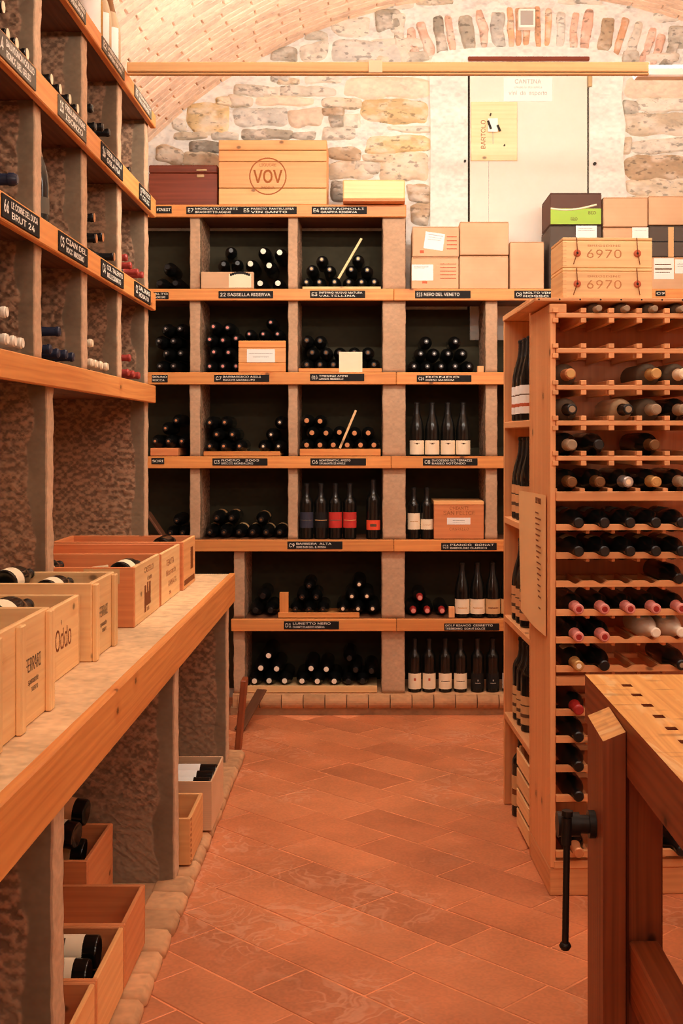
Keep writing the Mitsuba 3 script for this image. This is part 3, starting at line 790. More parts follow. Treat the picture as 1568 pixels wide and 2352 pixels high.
stand(950, ST[4], DS, h=.86, label='standing dark bottle with tall cream label beside the wide post, fourth row', lab=('paper_cream', .055, .15, 80), art=[('paper_ink', .10, .104, 40)], s=1) if False else stand(950, ST[4], DS, h=.86, label='standing dark bottle with tall cream label beside the wide post, fourth row', lab=('paper_cream', .055, .15, 80), art=[('paper_tan', .10, .104, 40)])
stand(980, ST[4], DS, h=.86, label='standing dark bottle with short cream label beside the stamped crate, fourth row', lab=('paper_cream', .055, .115, 80), art=[('paper_tan', .08, .083, 40)])
for i, (x, lb) in enumerate(((1061, 'cream'), (1096, 'cream'), (1131, 'tan'), (1166, 'tan'))):
    stand(x, ST[5], DS, f'standing dark bottle with {"cream" if lb == "cream" else "brown"} label, {ORD[i]} from left, right bay of fifth row', kind='burgundy', h=.93, lab=('paper_' + lb, .02, .10, 80), art=[('paper_tan' if lb == 'cream' else 'paper_stamp', .05, .055, 40)])
for i, (x, lb) in enumerate(((952, 'cream'), (985, 'cream'), (1022, 'cream'), (1057, 'cream'), (1096, 'black'), (1131, 'black'), (1168, 'white'))):
    txt = ['cream label bearing a red dot', 'cream label bearing a red dot', 'plain cream label', 'plain cream label', 'black label', 'black label', 'white label'][i]
    art = [('paper_brickink', .065, .080, 9)] if i < 2 else [('paper_ink', .06, .063, 40)] if i < 4 else [('paper_grey', .05, .053, 25), ('paper_grey', .062, .072, 5)] if i < 6 else []
    stand(x, pl_z, DS, f'standing bottle with {txt}, {ORD[i]} from left, right bay, bottom row', h=.9, lab=('paper_' + lb, .018, .105, 80), art=art)


# ------------------------------------------------------------------ crates and boxes
def crate(base, label, x, y, z, pal, t=.012, front_pal=None, lid=False, planks=1, group=None, cat='crate', inside=None):
    k = thing(base, label, cat, group)
    fp = pal if front_pal is None else front_pal
    W(k, 'base_board', (x[0] + t, x[1] - t), (y[0] + t, y[1] - t), (z[0] + .001, z[0] + .001 + t), pal, 0)
    for i, (a, b) in enumerate(((y[0], y[0] + t), (y[1] - t, y[1]))):
        for j in range(planks):
            h = (z[1] - z[0]) / planks
            W(k, 'end_board', x, (a, b), (z[0] + j * h + (.0008 if j else 0), z[0] + (j + 1) * h - .0005), pal, 0)
    for a, b, p in ((x[0], x[0] + t, pal), (x[1] - t, x[1], fp)):
        W(k, 'side_board', (a, b), (y[0] + t, y[1] - t), (z[0], z[1]), p, 1)
    if lid: W(k, 'lid', (x[0], x[1]), (y[0], y[1]), (z[1] - .0005, z[1] + t), pal, 0)
    return k


def paper_on(k, M, w, h, bsdf='paper_white', lines=None, ink='paper_grey', text=None, name='paper_label'):
    s = put(k, name, mikit.ply(xf(plain((-w / 2, w / 2), (-h / 2, h / 2), (0, .0012)), M), bsdf))
    M2 = M @ trimesh.transformations.translation_matrix([0, 0, .0012])
    if lines: put(s, 'print', mikit.ply(strokes(lines, M2), ink))
    if text: put(s, 'lettering', mikit.ply(text_at(text, M2, False, .0008), ink))
    return s


def facing(px, py, d, tilt=0.):
    t = math.radians(tilt)
    return frame([X(px, d), d, Z(py, d)], [math.cos(t), 0, math.sin(t)], [-math.sin(t), 0, math.cos(t)])


# on the top shelf
d = D0 + .03
k = thing('wooden_chest', 'dark red mahogany chest with small clasp at the left of top shelf', 'chest')
x, z0 = (X(342, d), X(499, d)), ST[0] + .001
W(k, 'body', x, (d, d + .28), (z0, Z(398, d)), 2, 0)
W(k, 'lid', x, (d - .001, d + .281), (Z(397, d), Z(379, d)), 2, 0, .004)
put(k, 'clasp', mikit.ply(trimesh.util.concatenate([cb((X(451, d), X(475, d)), (d - .006, d), (Z(393, d), Z(389, d)), .001), cb((X(452, d), X(469, d)), (d - .007, d), (Z(408, d), Z(401, d)), .002)]), 'brass'), label='small metal clasp')
d = D0 + .01
k = thing('stamped_crate', 'large pale pine crate with round brown stamp on the top shelf', 'crate')
x, z0, z1 = (X(502, d), X(750, d)), ST[0] + .001, Z(321, d)
ed = [z0, Z(432, d), Z(371, d), Z(345, d), z1]
for a, b in zip(ed[:-1], ed[1:]):
    W(k, 'front_plank', x, (d, d + .014), (a + .0012, b - .0012), 9, 0, .003)
    W(k, 'rear_plank', x, (d + .276, d + .29), (a + .0012, b - .0012), 9, 0, .003)
for a, b in ((x[0], x[0] + .014), (x[1] - .014, x[1])): W(k, 'side_panel', (a, b), (d + .0145, d + .2755), (z0, z1), 9, 1)
W(k, 'top_panel', (x[0] + .0145, x[1] - .0145), (d + .0145, d + .2755), (z1 - .016, z1 - .002), 9, 0)
M = facing(615, 405, d)
r_ = 43 * d / F
rg = lathe([(r_ - .006, 0), (r_, 0), (r_, .001), (r_ - .006, .001), (r_ - .006, 0)], 40)
st = put(k, 'stamp_ring', mikit.ply(xf(rg, M), 'paper_burnt'))
put(k, 'stamp_lettering', mikit.ply(trimesh.util.concatenate([text_at([('VOV', .062, 0, -.031, .145)], M, True), text_at([('LIQUORE', .014, 0, .050), ('PADOVA', .012, 0, -.062)], M)]), 'paper_burnt'), label='brown stamped lettering')
d = D0 - .07
k = thing('wine_box', 'long pale wooden box lying at the right end of top shelf', 'box')
x = (X(787, d), X(930, d))
W(k, 'body', x, (d, d + .33), (ST[0] + .003, Z(460, d) + .004), 8, 0)
W(k, 'sliding_lid', x, (d - .004, d + .33), (Z(460, d) + .004, Z(413, d)), 1, 0, .006)
stand(772, ST[0], D0 + .2, 'dark bottle standing behind the pale wooden box on top shelf', h=.45, kind='burgundy') if False else None

# cardboard cartons
def carton(label, x0, y0, x1, y1, d, depth, bsdf='cardboard', base='cardboard_box', group=None, z0=None):
    k = thing(base, label, 'box', group)
    a, b, zb, zt = X(x0, d), X(x1, d), Z(y1, d) + .0008 if z0 is None else z0, Z(y0, d) - .004
    put(k, 'body', mikit.ply(cb((a, b), (d, d + depth), (zb, zt), .004), bsdf))
    ym = d + depth / 2
    for q, r in ((d + .001, ym - .001), (ym + .001, d + depth - .001)): put(k, 'flap', mikit.ply(cb((a + .001, b - .001), (q, r), (zt + .0002, zt + .0036), .001), bsdf))
    return k


dd_ = D0 + .02
zt = ST[1] + .001
txt = lambda w: [(-w * .4, w * .3, .02, .004), (-w * .45, w * .45, .008, .003), (-w * .45, w * .4, 0, .003), (-w * .45, w * .2, -.012, .003)]
k = carton('cardboard carton with white label, lower of two beside the wide post', 945, 591, 1053, 662, dd_, .25, z0=zt)
paper_on(k, facing(970, 626, dd_), .108, .08, 'paper_white', [(-.045, .03, .028, .003), (-.045, .01, .022, .002)], 'paper_grey')
put(k, 'print', mikit.ply(strokes([(-.01, .07, .03 - i * .018, .003) for i in range(5)] + [(-.10, -.075, -.062, .012)], facing(1015, 620, dd_ - .0005)), 'paper_brickink'))
k = carton('cardboard carton with tilted white label, upper of two beside the wide post', 947, 520, 1054, 590, dd_ + .002, .25)
paper_on(k, facing(997, 554, dd_ + .002, -8), .098, .085, 'paper_white', [(-.035, .04, .03, .003), (-.03, .035, .018, .002), (-.035, .03, .006, .002)], 'paper_grey')
put(k, 'print', mikit.ply(strokes([(-.02, .03, .02 - i * .02, .004) for i in range(4)] + [(-.155, -.135, -.055, .014)], facing(1035, 553, dd_ + .0015)), 'paper_brickink'))
carton('plain cardboard carton, lower of two in the middle of the carton row', 1055, 588, 1167, 662, dd_, .26, z0=zt)
carton('plain cardboard carton, upper of two in the middle of the carton row', 1056, 509, 1168, 586, dd_ + .003, .26)
carton('tall plain cardboard carton right of the stacked cartons', 1171, 555, 1249, 662, dd_, .25, z0=zt)
carton('dark cardboard carton half hidden under the green-banded box', 1262, 518, 1381, 662, dd_ + .01, .30, 'paper_greybox', z0=zt)
k = carton('brown box with bright green band on top of a dark carton', 1263, 443, 1381, 516, dd_ + .01, .30, 'paper_brownbox')
dg = dd_ + .01
put(k, 'green_band', mikit.ply(plain((X(1264, dg), X(1380, dg)), (dg - .001, dg + .01), (Z(515, dg), Z(479, dg))), 'paper_green'))
pts = [(1264 + i * 9.6, 470 + 12 * math.sin(math.pi * (.25 + .75 * i / 11))) for i in range(12)]
put(k, 'cream_swoosh', mikit.ply(polytube([[X(a, dg), dg - .001, Z(b, dg)] for a, b in pts], .005), 'paper_cream'))
put(k, 'lettering', mikit.ply(text_at([('BIO', .014, 0, -.02), ('BIO', .016, .09, .01)], facing(1318, 497, dg - .0012)), 'paper_ink'))
paper_on(scene and [q for q in labels if labels[q].get('label', '').startswith('dark cardboard carton half')][0], facing(1346, 532, dd_ + .009), .105, .06, 'paper_white', [(-.04, .03, .015, .003), (-.04, .04, .004, .003)], 'paper_grey')
k = carton('plain carton, upper left of the stack behind the bottle rack', 1385, 453, 1487, 521, dd_ + .02, .26)
k = carton('plain carton, upper right of the stack behind the bottle rack', 1490, 450, 1592, 517, dd_ + .02, .26)
k = carton('cardboard carton with square white label behind the stringed crates', 1385, 523, 1487, 662, dd_ + .02, .26, z0=zt)
paper_on(k, facing(1470, 535, dd_ + .02), .082, .055, 'paper_white', [(-.03, .03, .01, .002)])
k = carton('black carton with pale vertical strip behind the stringed crates', 1490, 519, 1592, 590, dd_ + .02, .26, 'paper_greybox')
put(k, 'strip', mikit.ply(plain((X(1536, dd_), X(1549, dd_)), (dd_ + .0185, dd_ + .021), (Z(589, dd_), Z(520, dd_))), 'paper_tan'))
put(k, 'seam', mikit.ply(plain((X(1491, dd_), X(1591, dd_)), (dd_ + .0192, dd_ + .021), (Z(555, dd_), Z(552, dd_))), 'paper_black'))
k = carton('cardboard carton with white shipping label at the far right of the shelf', 1490, 591, 1592, 662, dd_ + .02, .26, z0=zt)
paper_on(k, facing(1524, 617, dd_ + .02), .10, .105, 'paper_white', [(-.045, .035, .02, .005), (-.045, .04, -.002, .007), (-.045, .03, -.02, .003)], 'paper_ink')
paper_on(k, facing(1568, 612, dd_ + .02), .08, .07, 'paper_white', [(-.03, .03, .012, .003), (-.03, .02, 0, .003)])

# boxes inside the back shelving
k = thing('cardboard_box', 'flat cardboard box with arched black label in second bay, top row', 'box')
d = D0 + .003
put(k, 'body', mikit.ply(cb((X(461, d), X(582, d)), (d, d + .03), (ST[1] + .001, Z(624, d)), .003), 'cardboard'))
s_ = paper_on(k, facing(551, 645, d), .112, .068, 'paper_cream')
put(s_, 'arched_crest', mikit.ply(xf(trimesh.util.concatenate([plain((-.05 + i * .01, -.04 + i * .01), (.016 + .012 * math.sin(math.pi * (i + .5) / 10), .028 + .012 * math.sin(math.pi * (i + .5) / 10)), (0, .001)) for i in range(10)]), facing(551, 642, d - .0012)), 'paper_black'))
k = thing('wooden_box', 'planked pine box with white paper label in second bay, second row', 'box')
x = (X(547, d), X(656, d))
for i in range(3):
    a, b = [ST[2] + .001, Z(833, d), Z(799, d), Z(782, d)][i:i + 2]
    W(k, 'front_plank', x, (d, d + .012), (a + .0006, b - .0006), [0, 9, 0][i], 0)
W(k, 'body', (x[0] + .002, x[1] - .002), (d + .0125, d + .030), (ST[2] + .001, Z(784, d)), 9, 0)
paper_on(k, facing(599, 817, d), .14, .066, 'paper_white', [(-.06, .06, .010, .002), (-.04, .04, -.006, .003)])
k = thing('paper_card', 'blank cream card propped against bottles in third bay, second row', 'card')
put(k, None, mikit.ply(cb((X(778, D0 + .02), X(832, D0 + .02)), (D0 + .026, D0 + .029), (ST[2] + .0175, Z(808, D0 + .02)), .0006), 'paper_cream')) if False else put(k, 'sheet', mikit.ply(cb((X(778, D0 + .02), X(832, D0 + .02)), (D0 + .0255, D0 + .0295), (ST[2] + .001, Z(808, D0 + .02)), .0006), 'paper_cream'))


def block(label, x0, y0, x1, y1, pal=0, depth=.03, d=D0 + .034, base='wood_block', z0=None):
    k = thing(base, label, 'wood block')
    put(k, None, wood_shape(cb((X(x0, d), X(x1, d)), (d, d + depth), (Z(y1, d) + .001 if z0 is None else z0, Z(y0, d)), .002), pal, 2))


block('small pine wedge at the right of fourth bay, second row', 1096, 840, 1111, 855, 3, z0=ST[2] + .001)
block('upright pine block between the dark heaps of left bay, fifth row', 641.5, 1361, 662, 1408, 0, z0=tz * 0 + Z(1409, D0) + .001 if False else ST[5] + .014, d=D0 + .045)
block('small pine block beside the standing bottles of right bay, fifth row', 1030, 1394, 1044, 1420, 3, z0=ST[5] + .001)
k = thing('wooden_plank', 'flat reddish plank under the bottles of far-left bay, third row', 'plank')
put(k, None, wood_shape(cb((X(345, D0 + .034), X(409, D0 + .034)), (D0 + .034, D0 + .36), (ST[3] + .0015, Z(1029, D0 + .034)), .002), 8, 0))
for (x0, y0, x1, y1, lab_, zb) in ((777, 640, 830, 546, 'thin pale stick leaning across the third bay of top row', 0), (780, 1030, 817, 942, 'thin pale stick leaning across the third bay of third row', 0)):
    k = thing('wooden_stick', lab_, 'stick')
    dz = D0 + .03
    a, b = np.array([X(x0, dz), D0 + .028, Z(y0, dz)]), np.array([X(x1, dz), D0 + .05, Z(y1, dz)])
    L = np.linalg.norm(b - a)
    zz = (b - a) / L
    xx = np.cross([0, 1, 0], zz)
    xx /= np.linalg.norm(xx)
    put(k, None, wood_shape(cb((-.006, .006), (-.004, .004), (0, L), .001), 1, 2, frame(a, xx, np.cross(zz, xx))))
k = thing('wooden_plank', 'weathered board leaning in far-left bay, fourth row', 'plank')
a, b = np.array([X(378, D0 + .1), D0 + .08, ST[4] + .012]), np.array([X(338, D0 + .1), D0 + .10, Z(1175, D0 + .1)])
L = np.linalg.norm(b - a); zz = (b - a) / L; xx = np.cross([0, 1, 0], zz); xx /= np.linalg.norm(xx)
put(k, None, wood_shape(cb((-.006, .006), (-.05, .05), (0, L), .002), 6, 2, frame(a, xx, np.cross(zz, xx))))
d = D0 + .034
k = thing('wooden_box', 'stamped pine crate with small white label in fourth bay, fourth row', 'crate')
x = (X(996, d), X(1111, d))
W(k, 'body', x, (d, d + .27), (ST[4] + .001, Z(1160, d)), 8, 0)
W(k, 'lid', (x[0] - .0005, x[1] + .0005), (d - .002, d + .272), (Z(1160, d) + .0005, Z(1151, d)), 9, 0)
put(k, 'lettering', mikit.ply(text_at([('CHIANTI', .016, 0, .042), ('SAN FELICE', .020, 0, .016), ('CASTELLO', .014, 0, -.062)], facing(1054, 1190, d)), 'paper_burnt'))
paper_on(k, facing(1053, 1197, d - .0005), .118, .034, 'paper_white', [(-.03, .03, .003, .004), (-.03, .03, -.006, .002)])

# ------------------------------------------------------------------ left shelving
XF, YE = -.932, 5.28
YA = 1.75
lu = thing('left_shelving', 'tall wine shelving of concrete slabs with orange pine shelf edges along the left wall', 'shelving')
LS = [(2.72, 2.778), (2.333, 2.412), (1.931, 2.006), (1.531, 1.606)]
for i, (a, b) in enumerate(LS):
    W(lu, 'shelf_board', (XL + .003, XF - .024), (YA, YE - .002), (a + .014, b - .001), 6, 1)
    W(lu, 'fascia_board', (XF - .024, XF), (YA, YE), (a, b), 0, 1, .003)
WT = .80                                    # worktop height
fl = lambda v: np.maximum(0, XF - .034 - v[:, 0])
YP = [2.33, 2.905, 3.487, 4.06, 4.63, 5.19]
for (a0, b0), (a1, b1) in zip(LS[:-1], LS[1:]):
    for y in YP: put(lu, 'post', slab_shape((XL + .003, XF - .03), (y, y + .075), (b1, a0 + .014), fl, 1, .035))
for y in (1.8, 3.62, 5.19): put(lu, 'post', slab_shape((XL + .003, XF - .03), (y, y + .075), (WT + .005, LS[3][0] + .014), fl, 0, .035))


def left_sign(px0, px1, row, num, a, b, dark):
    y0, y1 = -XF * F / (VX - px0), -XF * F / (VX - px1)
    lo, hi = LS[row]
    h, w = (hi - lo) * .8, y1 - y0
    M = frame([XF, (y0 + y1) / 2, (lo + hi) / 2], [0, 1, 0], [0, 0, 1])
    L = [(num, h * .5, -w * .4, -h * .22, w * .12), (a, h * .28, w * .08, h * .08, w * .72), (b, h * .28, w * .04, -h * .36, w * .62)]
    sign(lu, M, w, h, L, dark)


for a in ((150, 195, 0, 'E1', 'PINOT GRIGIO', 'RISERVA', False), (233, 284, 0, 'E2', 'LAGREIN DUNKEL', 'CANTINA TERLANO', False), (308, 346, 0, 'E3', 'VERNATSCH', 'KALTERERSEE', False),
          (-12, 80, 1, '14', 'SAUVIGNON COLLIO', 'RONCO DEL GELSO', False), (132, 196, 1, '15', 'FRIULANO VIGNE', 'ISONZO', False), (231, 280, 1, '16', 'RIBOLLA GIALLA', 'OSLAVIA', True), (319, 344, 1, '17', 'REFOSCO', 'COLLI', True),
          (2, 88, 2, '66', 'LE CORNE DEL DUCA', 'BRUT 24', True), (133, 199, 2, 'C5', 'CIAN DEL', 'ROCC  MASSIMO', True), (231, 282, 2, 'C4', 'COL TALENTO', 'MILLESIMATO', True), (308, 344, 2, 'C1', 'SALINAS', 'ROSATO', True)):
    left_sign(*a)


GB = ['nearest bay', 'second bay', 'third bay', 'far bay']
def lrow(pts, bay, row, desc, s=1.0, cap='cap_black', kind='bordeaux', glass='glass_dark', seal=None):
    """neck ends seen at these pixels, on the plane just behind the shelf's front edge."""
    xx, pos = XF - .03, []
    r = BODY[kind][0] * s + .0007
    for px, py in pts:
        y = xx * F / (px - VX)
        pos.append((y, EYE + (VY - py) * y / F))
    pos = relax(pos, r, [2.98, 3.562, 4.135, 4.705][bay] + .008, [3.487, 4.06, 4.63, 5.19][bay] - .008, LS[row + 1][1] + .0005)
    for i, (y, z) in enumerate(pos):
        of = f', {ORD[i]} from camera' if len(pts) > 1 else ''
        bottle(lying((xx, y, z), roll=rng.uniform(-.4, .4), toward='+x', s=s), f'{desc} bottle{of}, {GB[bay]} of left shelving, {ROWN[row]}', kind, glass, cap, seal, group=f'bottles in the {GB[bay]} of left shelving, {ROWN[row]}')


lrow([(10, 40), (14, 72), (38, 100), (62, 124)], 0, 0, 'black-capped', seal=('cap_cream', .0165), s=.95)
lrow([(118, 182), (138, 205), (160, 228), (178, 250)], 1, 0, 'black-capped', seal=('cap_cream', .0165), s=.95)
lrow([(214, 256), (219, 284), (237, 292), (252, 305)], 2, 0, 'all-black', s=.95)
lrow([(300, 392)], 3, 0, 'dark', s=.9)
lrow([(26, 412)], 0, 1, 'blue-capped', cap='cap_blue', seal=('cap_blue', .012), kind='champagne')
lrow([(216, 500), (221, 548), (236, 545), (262, 590)], 2, 1, 'black-capped', seal=('cap_copper', .0165), s=.95)
lrow([(292, 592), (302, 610), (318, 625), (335, 636)], 3, 1, 'red wax sealed', cap='cap_wax', s=.9, glass='glass_dark')
lrow([(16, 738), (17, 782), (36, 790), (50, 795)], 0, 2, 'white-capped', cap='cap_white', seal=('cap_white', .014), s=.95)
lrow([(118, 802), (136, 808), (154, 814), (170, 820), (138, 765)], 1, 2, 'blue-black capped', cap='cap_blue', s=.93)
lrow([(212, 836), (222, 841), (234, 845), (247, 849), (212, 800)], 2, 2, 'cream-capped', cap='cap_cream', seal=('cap_cream', .014), s=.9)
lrow([(296, 856), (308, 861), (321, 866), (300, 822)], 3, 2, 'red-capped', cap='cap_wax', s=.9)
# one bottle standing in the second bay
bottle(standing(XF - .09, 3.70, LS[2][1] + .001, .6), 'dusty dark bottle standing in the second bay of left shelving, second row', 'champagne', 'glass_dark', 'cap_dust', lab=('paper_slate', .05, .10, 70))
for i, (px, g, lb) in enumerate(((208, 'glass_amber', 'white'), (228, 'glass_clear', 'white'), (250, 'glass_clear', 'white'))):
    xx = XF - .07
    y = xx * F / (px - VX)
    bottle(standing(xx, y, LS[0][1] + .001, -.6), ['amber bottle with white label on top of left shelving', 'pale bottle with large white label on top of left shelving', 'bottle with brown collar and white label, last on top of left shelving'][i], 'champagne', g, ['cap_gold', 'cap_white', 'cap_bronze'][i], lab=('paper_' + lb, .03, .16, 100))
for i, (px, py) in enumerate(((225, 8), (262, 60))): pass

# ------------------------------------------------------------------ left worktop on slabs
XW = -.58
wt = thing('worktop', 'long cement worktop with orange pine front edge on concrete slabs at left', 'worktop')
m = plain((XL + .003, XW - .026), (.3, 5.2), (WT - .07, WT))
v, f = trimesh.remesh.subdivide_to_size(m.vertices, m.faces, .12)
put(wt, 'cement_slab', mineral_shape(plain((XL + .003, XW - .026), (.3, 5.2), (WT - .07, WT)), 10))
W(wt, 'fascia_board', (XW - .026, XW), (.3, 5.205), (WT - .118, WT + .004), 0, 1, .003)
fw = lambda v: np.maximum(0, -.604 - v[:, 0]) * 1.0
for y in (.8, 2.30, 3.72, 5.06): put(wt, 'support_slab', slab_shape((XL + .003, XW - .02), (y, y + .085), (0.02, WT - .07), fw, 1, .04))
for k in range(34):
    y = .6 + k * .138
    m = cb((-.66, -.545), (y, y + .133), (-.01, .032), .014)
    m = trimesh.Trimesh(*trimesh.remesh.subdivide(m.vertices, m.faces))
    m.vertices += (meshkit.fbm(m.vertices * 20, 2, k) - .5)[:, None] * [0.012, .004, .012]
    put(wt, 'kerb_brick', mineral_shape(m, 15, True))
put(wt, 'kerb_base', mineral_shape(plain((XL + .003, -.60), (.3, 5.2), (-.02, .022)), 11))


def text_side(k, y, z, x, lines, ink='paper_ink', bold=False, name='stamp'):
    put(k, name, mikit.ply(text_at(lines, frame([x, y, z], [0, 1, 0], [0, 0, 1]), bold, .0008), ink))


zb = WT + .0008
t = .014
boxes = [  # y0, y1, x front, height, palette
    ('ferrari', 2.20, 2.62, -.690, .217, 1, 'open pale crate with vertical battens and black stamp, nearest on the worktop'),
    ('script', 2.66, 3.13, -.748, .178, 1, 'open pine crate with brown script stamp, between the two battened crates'),
    ('ferrari', 3.15, 3.43, -.722, .204, 1, 'open pale battened crate with small stamp, third along the worktop'),
    ('castle', 3.72, 4.17, -.722, .185, 8, 'reddish pine crate with castle stamp standing after a gap on the worktop'),
    ('print', 4.19, 4.61, -.722, .180, 8, 'pine crate with faded printed text, second from the worktop end'),
    ('frame', 4.625, 4.94, -.7125, .185, 8, 'pine crate with dark label frame at the worktop end')]
for kind, y0, y1, xf_, h, pal, lbl in boxes:
    k = crate('wine_crate', lbl, (xf_ - .50, xf_), (y0, y1), (zb, zb + h), pal, t=.012, front_pal=1 if kind != 'frame' else 9, group=None)
    zc, yc = zb + h / 2, (y0 + y1) / 2
    if kind == 'ferrari':
        for yy in (y0 + .005, y1 - .045) if y1 - y0 < .35 else (y0 + .01, y0 + .165, y1 - .04):
            W(k, 'batten', (xf_ - .0005, xf_ + .012), (yy, yy + .036), (zb, zb + h - .004), 1, 2)
        yy = (y0 + .2 + y1 - .04) / 2 if y1 - y0 > .35 else yc
        text_side(k, yy, zc, xf_, [('FERRARI', .028, 0, -.002, .11 if y1 - y0 > .35 else .10), ('spumante', .012, 0, -.028), ('TRENTO', .009, .01, -.045)])
        if y1 - y0 < .35:
            pass
    elif kind == 'script': text_side(k, yc + .07, zc, xf_, [('Oddo', .05, 0, -.02, .15), ("'", .03, -.02, .02)], 'paper_stamp')
    elif kind == 'castle':
        text_side(k, yc, zc, xf_, [('CASTELLO', .018, .02, .055, .16), ('di monte', .014, .03, .028), ('1898', .012, 0, -.07)], 'paper_stamp')
        cm = trimesh.util.concatenate([cb((xf_ - .0003, xf_ + .0008), (yc + a, yc + b), (zc + c, zc + e), .0002) for a, b, c, e in ((-.06, -.035, -.07, .015), (-.035, .02, -.045, -.01), (.02, .045, -.045, .02), (-.015, .005, -.01, .022), (-.05, .05, -.052, -.044))])
        put(k, 'castle_stamp', mikit.ply(cm, 'paper_stamp'))
    elif kind == 'print': text_side(k, yc, zc, xf_, [('TENUTA', .022, -.02, .035, .16), ('Masseria', .02, 0, 0, .2), ('ANNATA', .02, .03, -.04, .18), ('2004', .012, -.02, -.07)], 'paper_burnt')
    else:
        cm = trimesh.util.concatenate([cb((xf_ - .0003, xf_ + .001), (yc + a, yc + b), (zc + c, zc + e), .0002) for a, b, c, e in ((.03, .09, -.03, .055), (-.13, .13, -.078, -.058))])
        put(k, 'label_panel', mikit.ply(cm, 'paper_stamp'))
    if kind == 'castle':
        M = frame([xf_ - .10, y0, zb + h - .028], [1, 0, 0], [0, 0, 1])
        paper_on(k, M, .11, .045, 'paper_tan', [(-.04, .03, .008, .004), (-.02, .01, -.012, .006)], 'paper_ink')
# loose label board in the reddish crate and bottles lying in the crates (bodies along the depth of the crate)
def crate_bottle(x, y, z, label, tilt=0., kind='burgundy', lab=True, s=.95, turn=0.):
    """foot nearest the camera at (x, y, z), neck running on into the crate"""
    zz = np.array([math.sin(turn), math.cos(turn), -tilt]); zz /= np.linalg.norm(zz)
    yy = np.array([-.35, 0, -.94]); yy -= zz * (yy @ zz); yy /= np.linalg.norm(yy)
    M = np.eye(4); M[:3, 0], M[:3, 1], M[:3, 2], M[:3, 3] = np.cross(yy, zz) * s, yy * s, zz * s, (x, y, z)
    bottle(M, label, kind, 'glass_dark', 'cap_black', lab=('paper_cream', .012, .09, 78) if lab else None)
    low = z - 2 * BODY[kind][0] * s - .001
    if low > zb + .014 + BODY[kind][0] * s:          # the bottle it lies on
        M = M.copy(); M[2, 3] = low
        bottle(M, 'dark bottle beneath the ' + label.replace('bottle ', 'one ', 1).replace('dark ', '').replace('black ', ''), kind, 'glass_dark', 'cap_black')


crate_bottle(-.80, 2.225, zb + .190, 'bottle with cream label topmost in the nearest battened crate')
crate_bottle(-.84, 2.69, zb + .170, 'bottle with white label lying in the script-stamped crate', kind='champagne')
crate_bottle(-.955, 2.685, zb + .164, 'dark bottle beside the white-labelled one in the script-stamped crate', lab=False)
crate_bottle(-.845, 3.165, zb + .175, 'large bottle with broad white label in the third crate', kind='champagne', s=.80)
crate_bottle(-.955, 3.165, zb + .200, 'bottle with white label against the left post, third crate', kind='champagne', s=.80)
crate_bottle(-.775, 3.76, zb + .158, 'bottle with white label at the corner of the castle-stamped crate')
crate_bottle(-.80, 4.64, zb + .165, 'black bottle lying in the crate at the worktop end', lab=False, s=.9)
crate_bottle(-1.03, 3.75, zb + .158, 'bottle with cream label behind the left post on the worktop')
k = thing('label_board', 'pale wooden crate lid with script lettering leaning inside the castle-stamped crate', 'board')
a = np.array([-.975, 4.07, zb + .088])
M = frame(a, [.98, .12, .12], [-.12, .25, .98])
R3 = np.linalg.qr(M[:3, :3])[0]
put(k, 'board', wood_shape(cb((-.10, .10), (-.055, .055), (-.004, .004), .001), 7, 0, M))
put(k, 'lettering', mikit.ply(text_at([('Oddero', .03, .03, -.01)], M @ trimesh.transformations.translation_matrix([0, 0, .004])), 'paper_ink'))

# ------------------------------------------------------------------ under the worktop
zf = .037
k = crate('floor_crate', 'open empty reddish crate under the worktop, far end of the crate row', (-1.0, -.600), (2.97, 3.24), (zf, .195), 8)
k = crate('floor_crate', 'open crate holding two labelled bottles under the worktop', (-1.0, -.600), (2.665, 2.965), (zf, .195), 8, front_pal=9)
k = crate('floor_crate', 'open reddish crate under the worktop at the bottom picture edge', (-1.0, -.600), (2.39, 2.66), (zf, .195), 8, front_pal=9)
for i, (y, z) in enumerate(((2.87, .171), (2.77, .158), (2.87, .0895), (2.77, .0805))):
    zz = np.array([-1.0, 0, 0]); zz /= np.linalg.norm(zz)
    yy = np.array([0, .62, -.78]); yy -= zz * (yy @ zz); yy /= np.linalg.norm(yy)
    xx = np.cross(yy, zz)
    M = np.eye(4); M[:3, 0], M[:3, 1], M[:3, 2], M[:3, 3] = xx * .94, yy * .94, zz * .94, (-.640, y, z)
    bottle(M, ['dark bottle with cream label lying in the floor crate, further from camera', 'dark bottle with cream label lying in the floor crate, nearer the camera', 'lower bottle under the labelled one in the floor crate, further away', 'lower bottle under the labelled one in the floor crate, nearer'][i], 'burgundy', 'glass_dark', 'cap_black', lab=('paper_cream', .035, .145, 75), art=[('paper_ink', .08, .088, 20), ('paper_ink', .10, .104, 35)])
k = crate('floor_crate', 'reddish crate of black bottles set deep under the worktop', (-1.10, -.775), (3.33, 3.66), (zf, .225), 8)
for i, (x, y, z, rx) in enumerate(((-.815, 3.47, .20, 0), (-.83, 3.56, .285, .2), (-.82, 3.40, .27, -.2))):
    zz = np.array([-1.0, .1 * i, .10]); zz /= np.linalg.norm(zz)
    yy = np.array([0, .7, -.7]); yy -= zz * (yy @ zz); yy /= np.linalg.norm(yy)
    M = np.eye(4); M[:3, 0], M[:3, 1], M[:3, 2], M[:3, 3] = np.cross(yy, zz) * .95, yy * .95, zz * .95, (x, y, z)
    bottle(M, ['black bottle lowest in the deep crate under the worktop', 'black bottle with red-brown label on the deep crate heap', 'black bottle with cream label on the deep crate heap'][i], 'burgundy', 'glass_dark', 'cap_black', lab=(('paper_tan', 'paper_kraft', 'paper_cream')[i], .035, .13, 80))
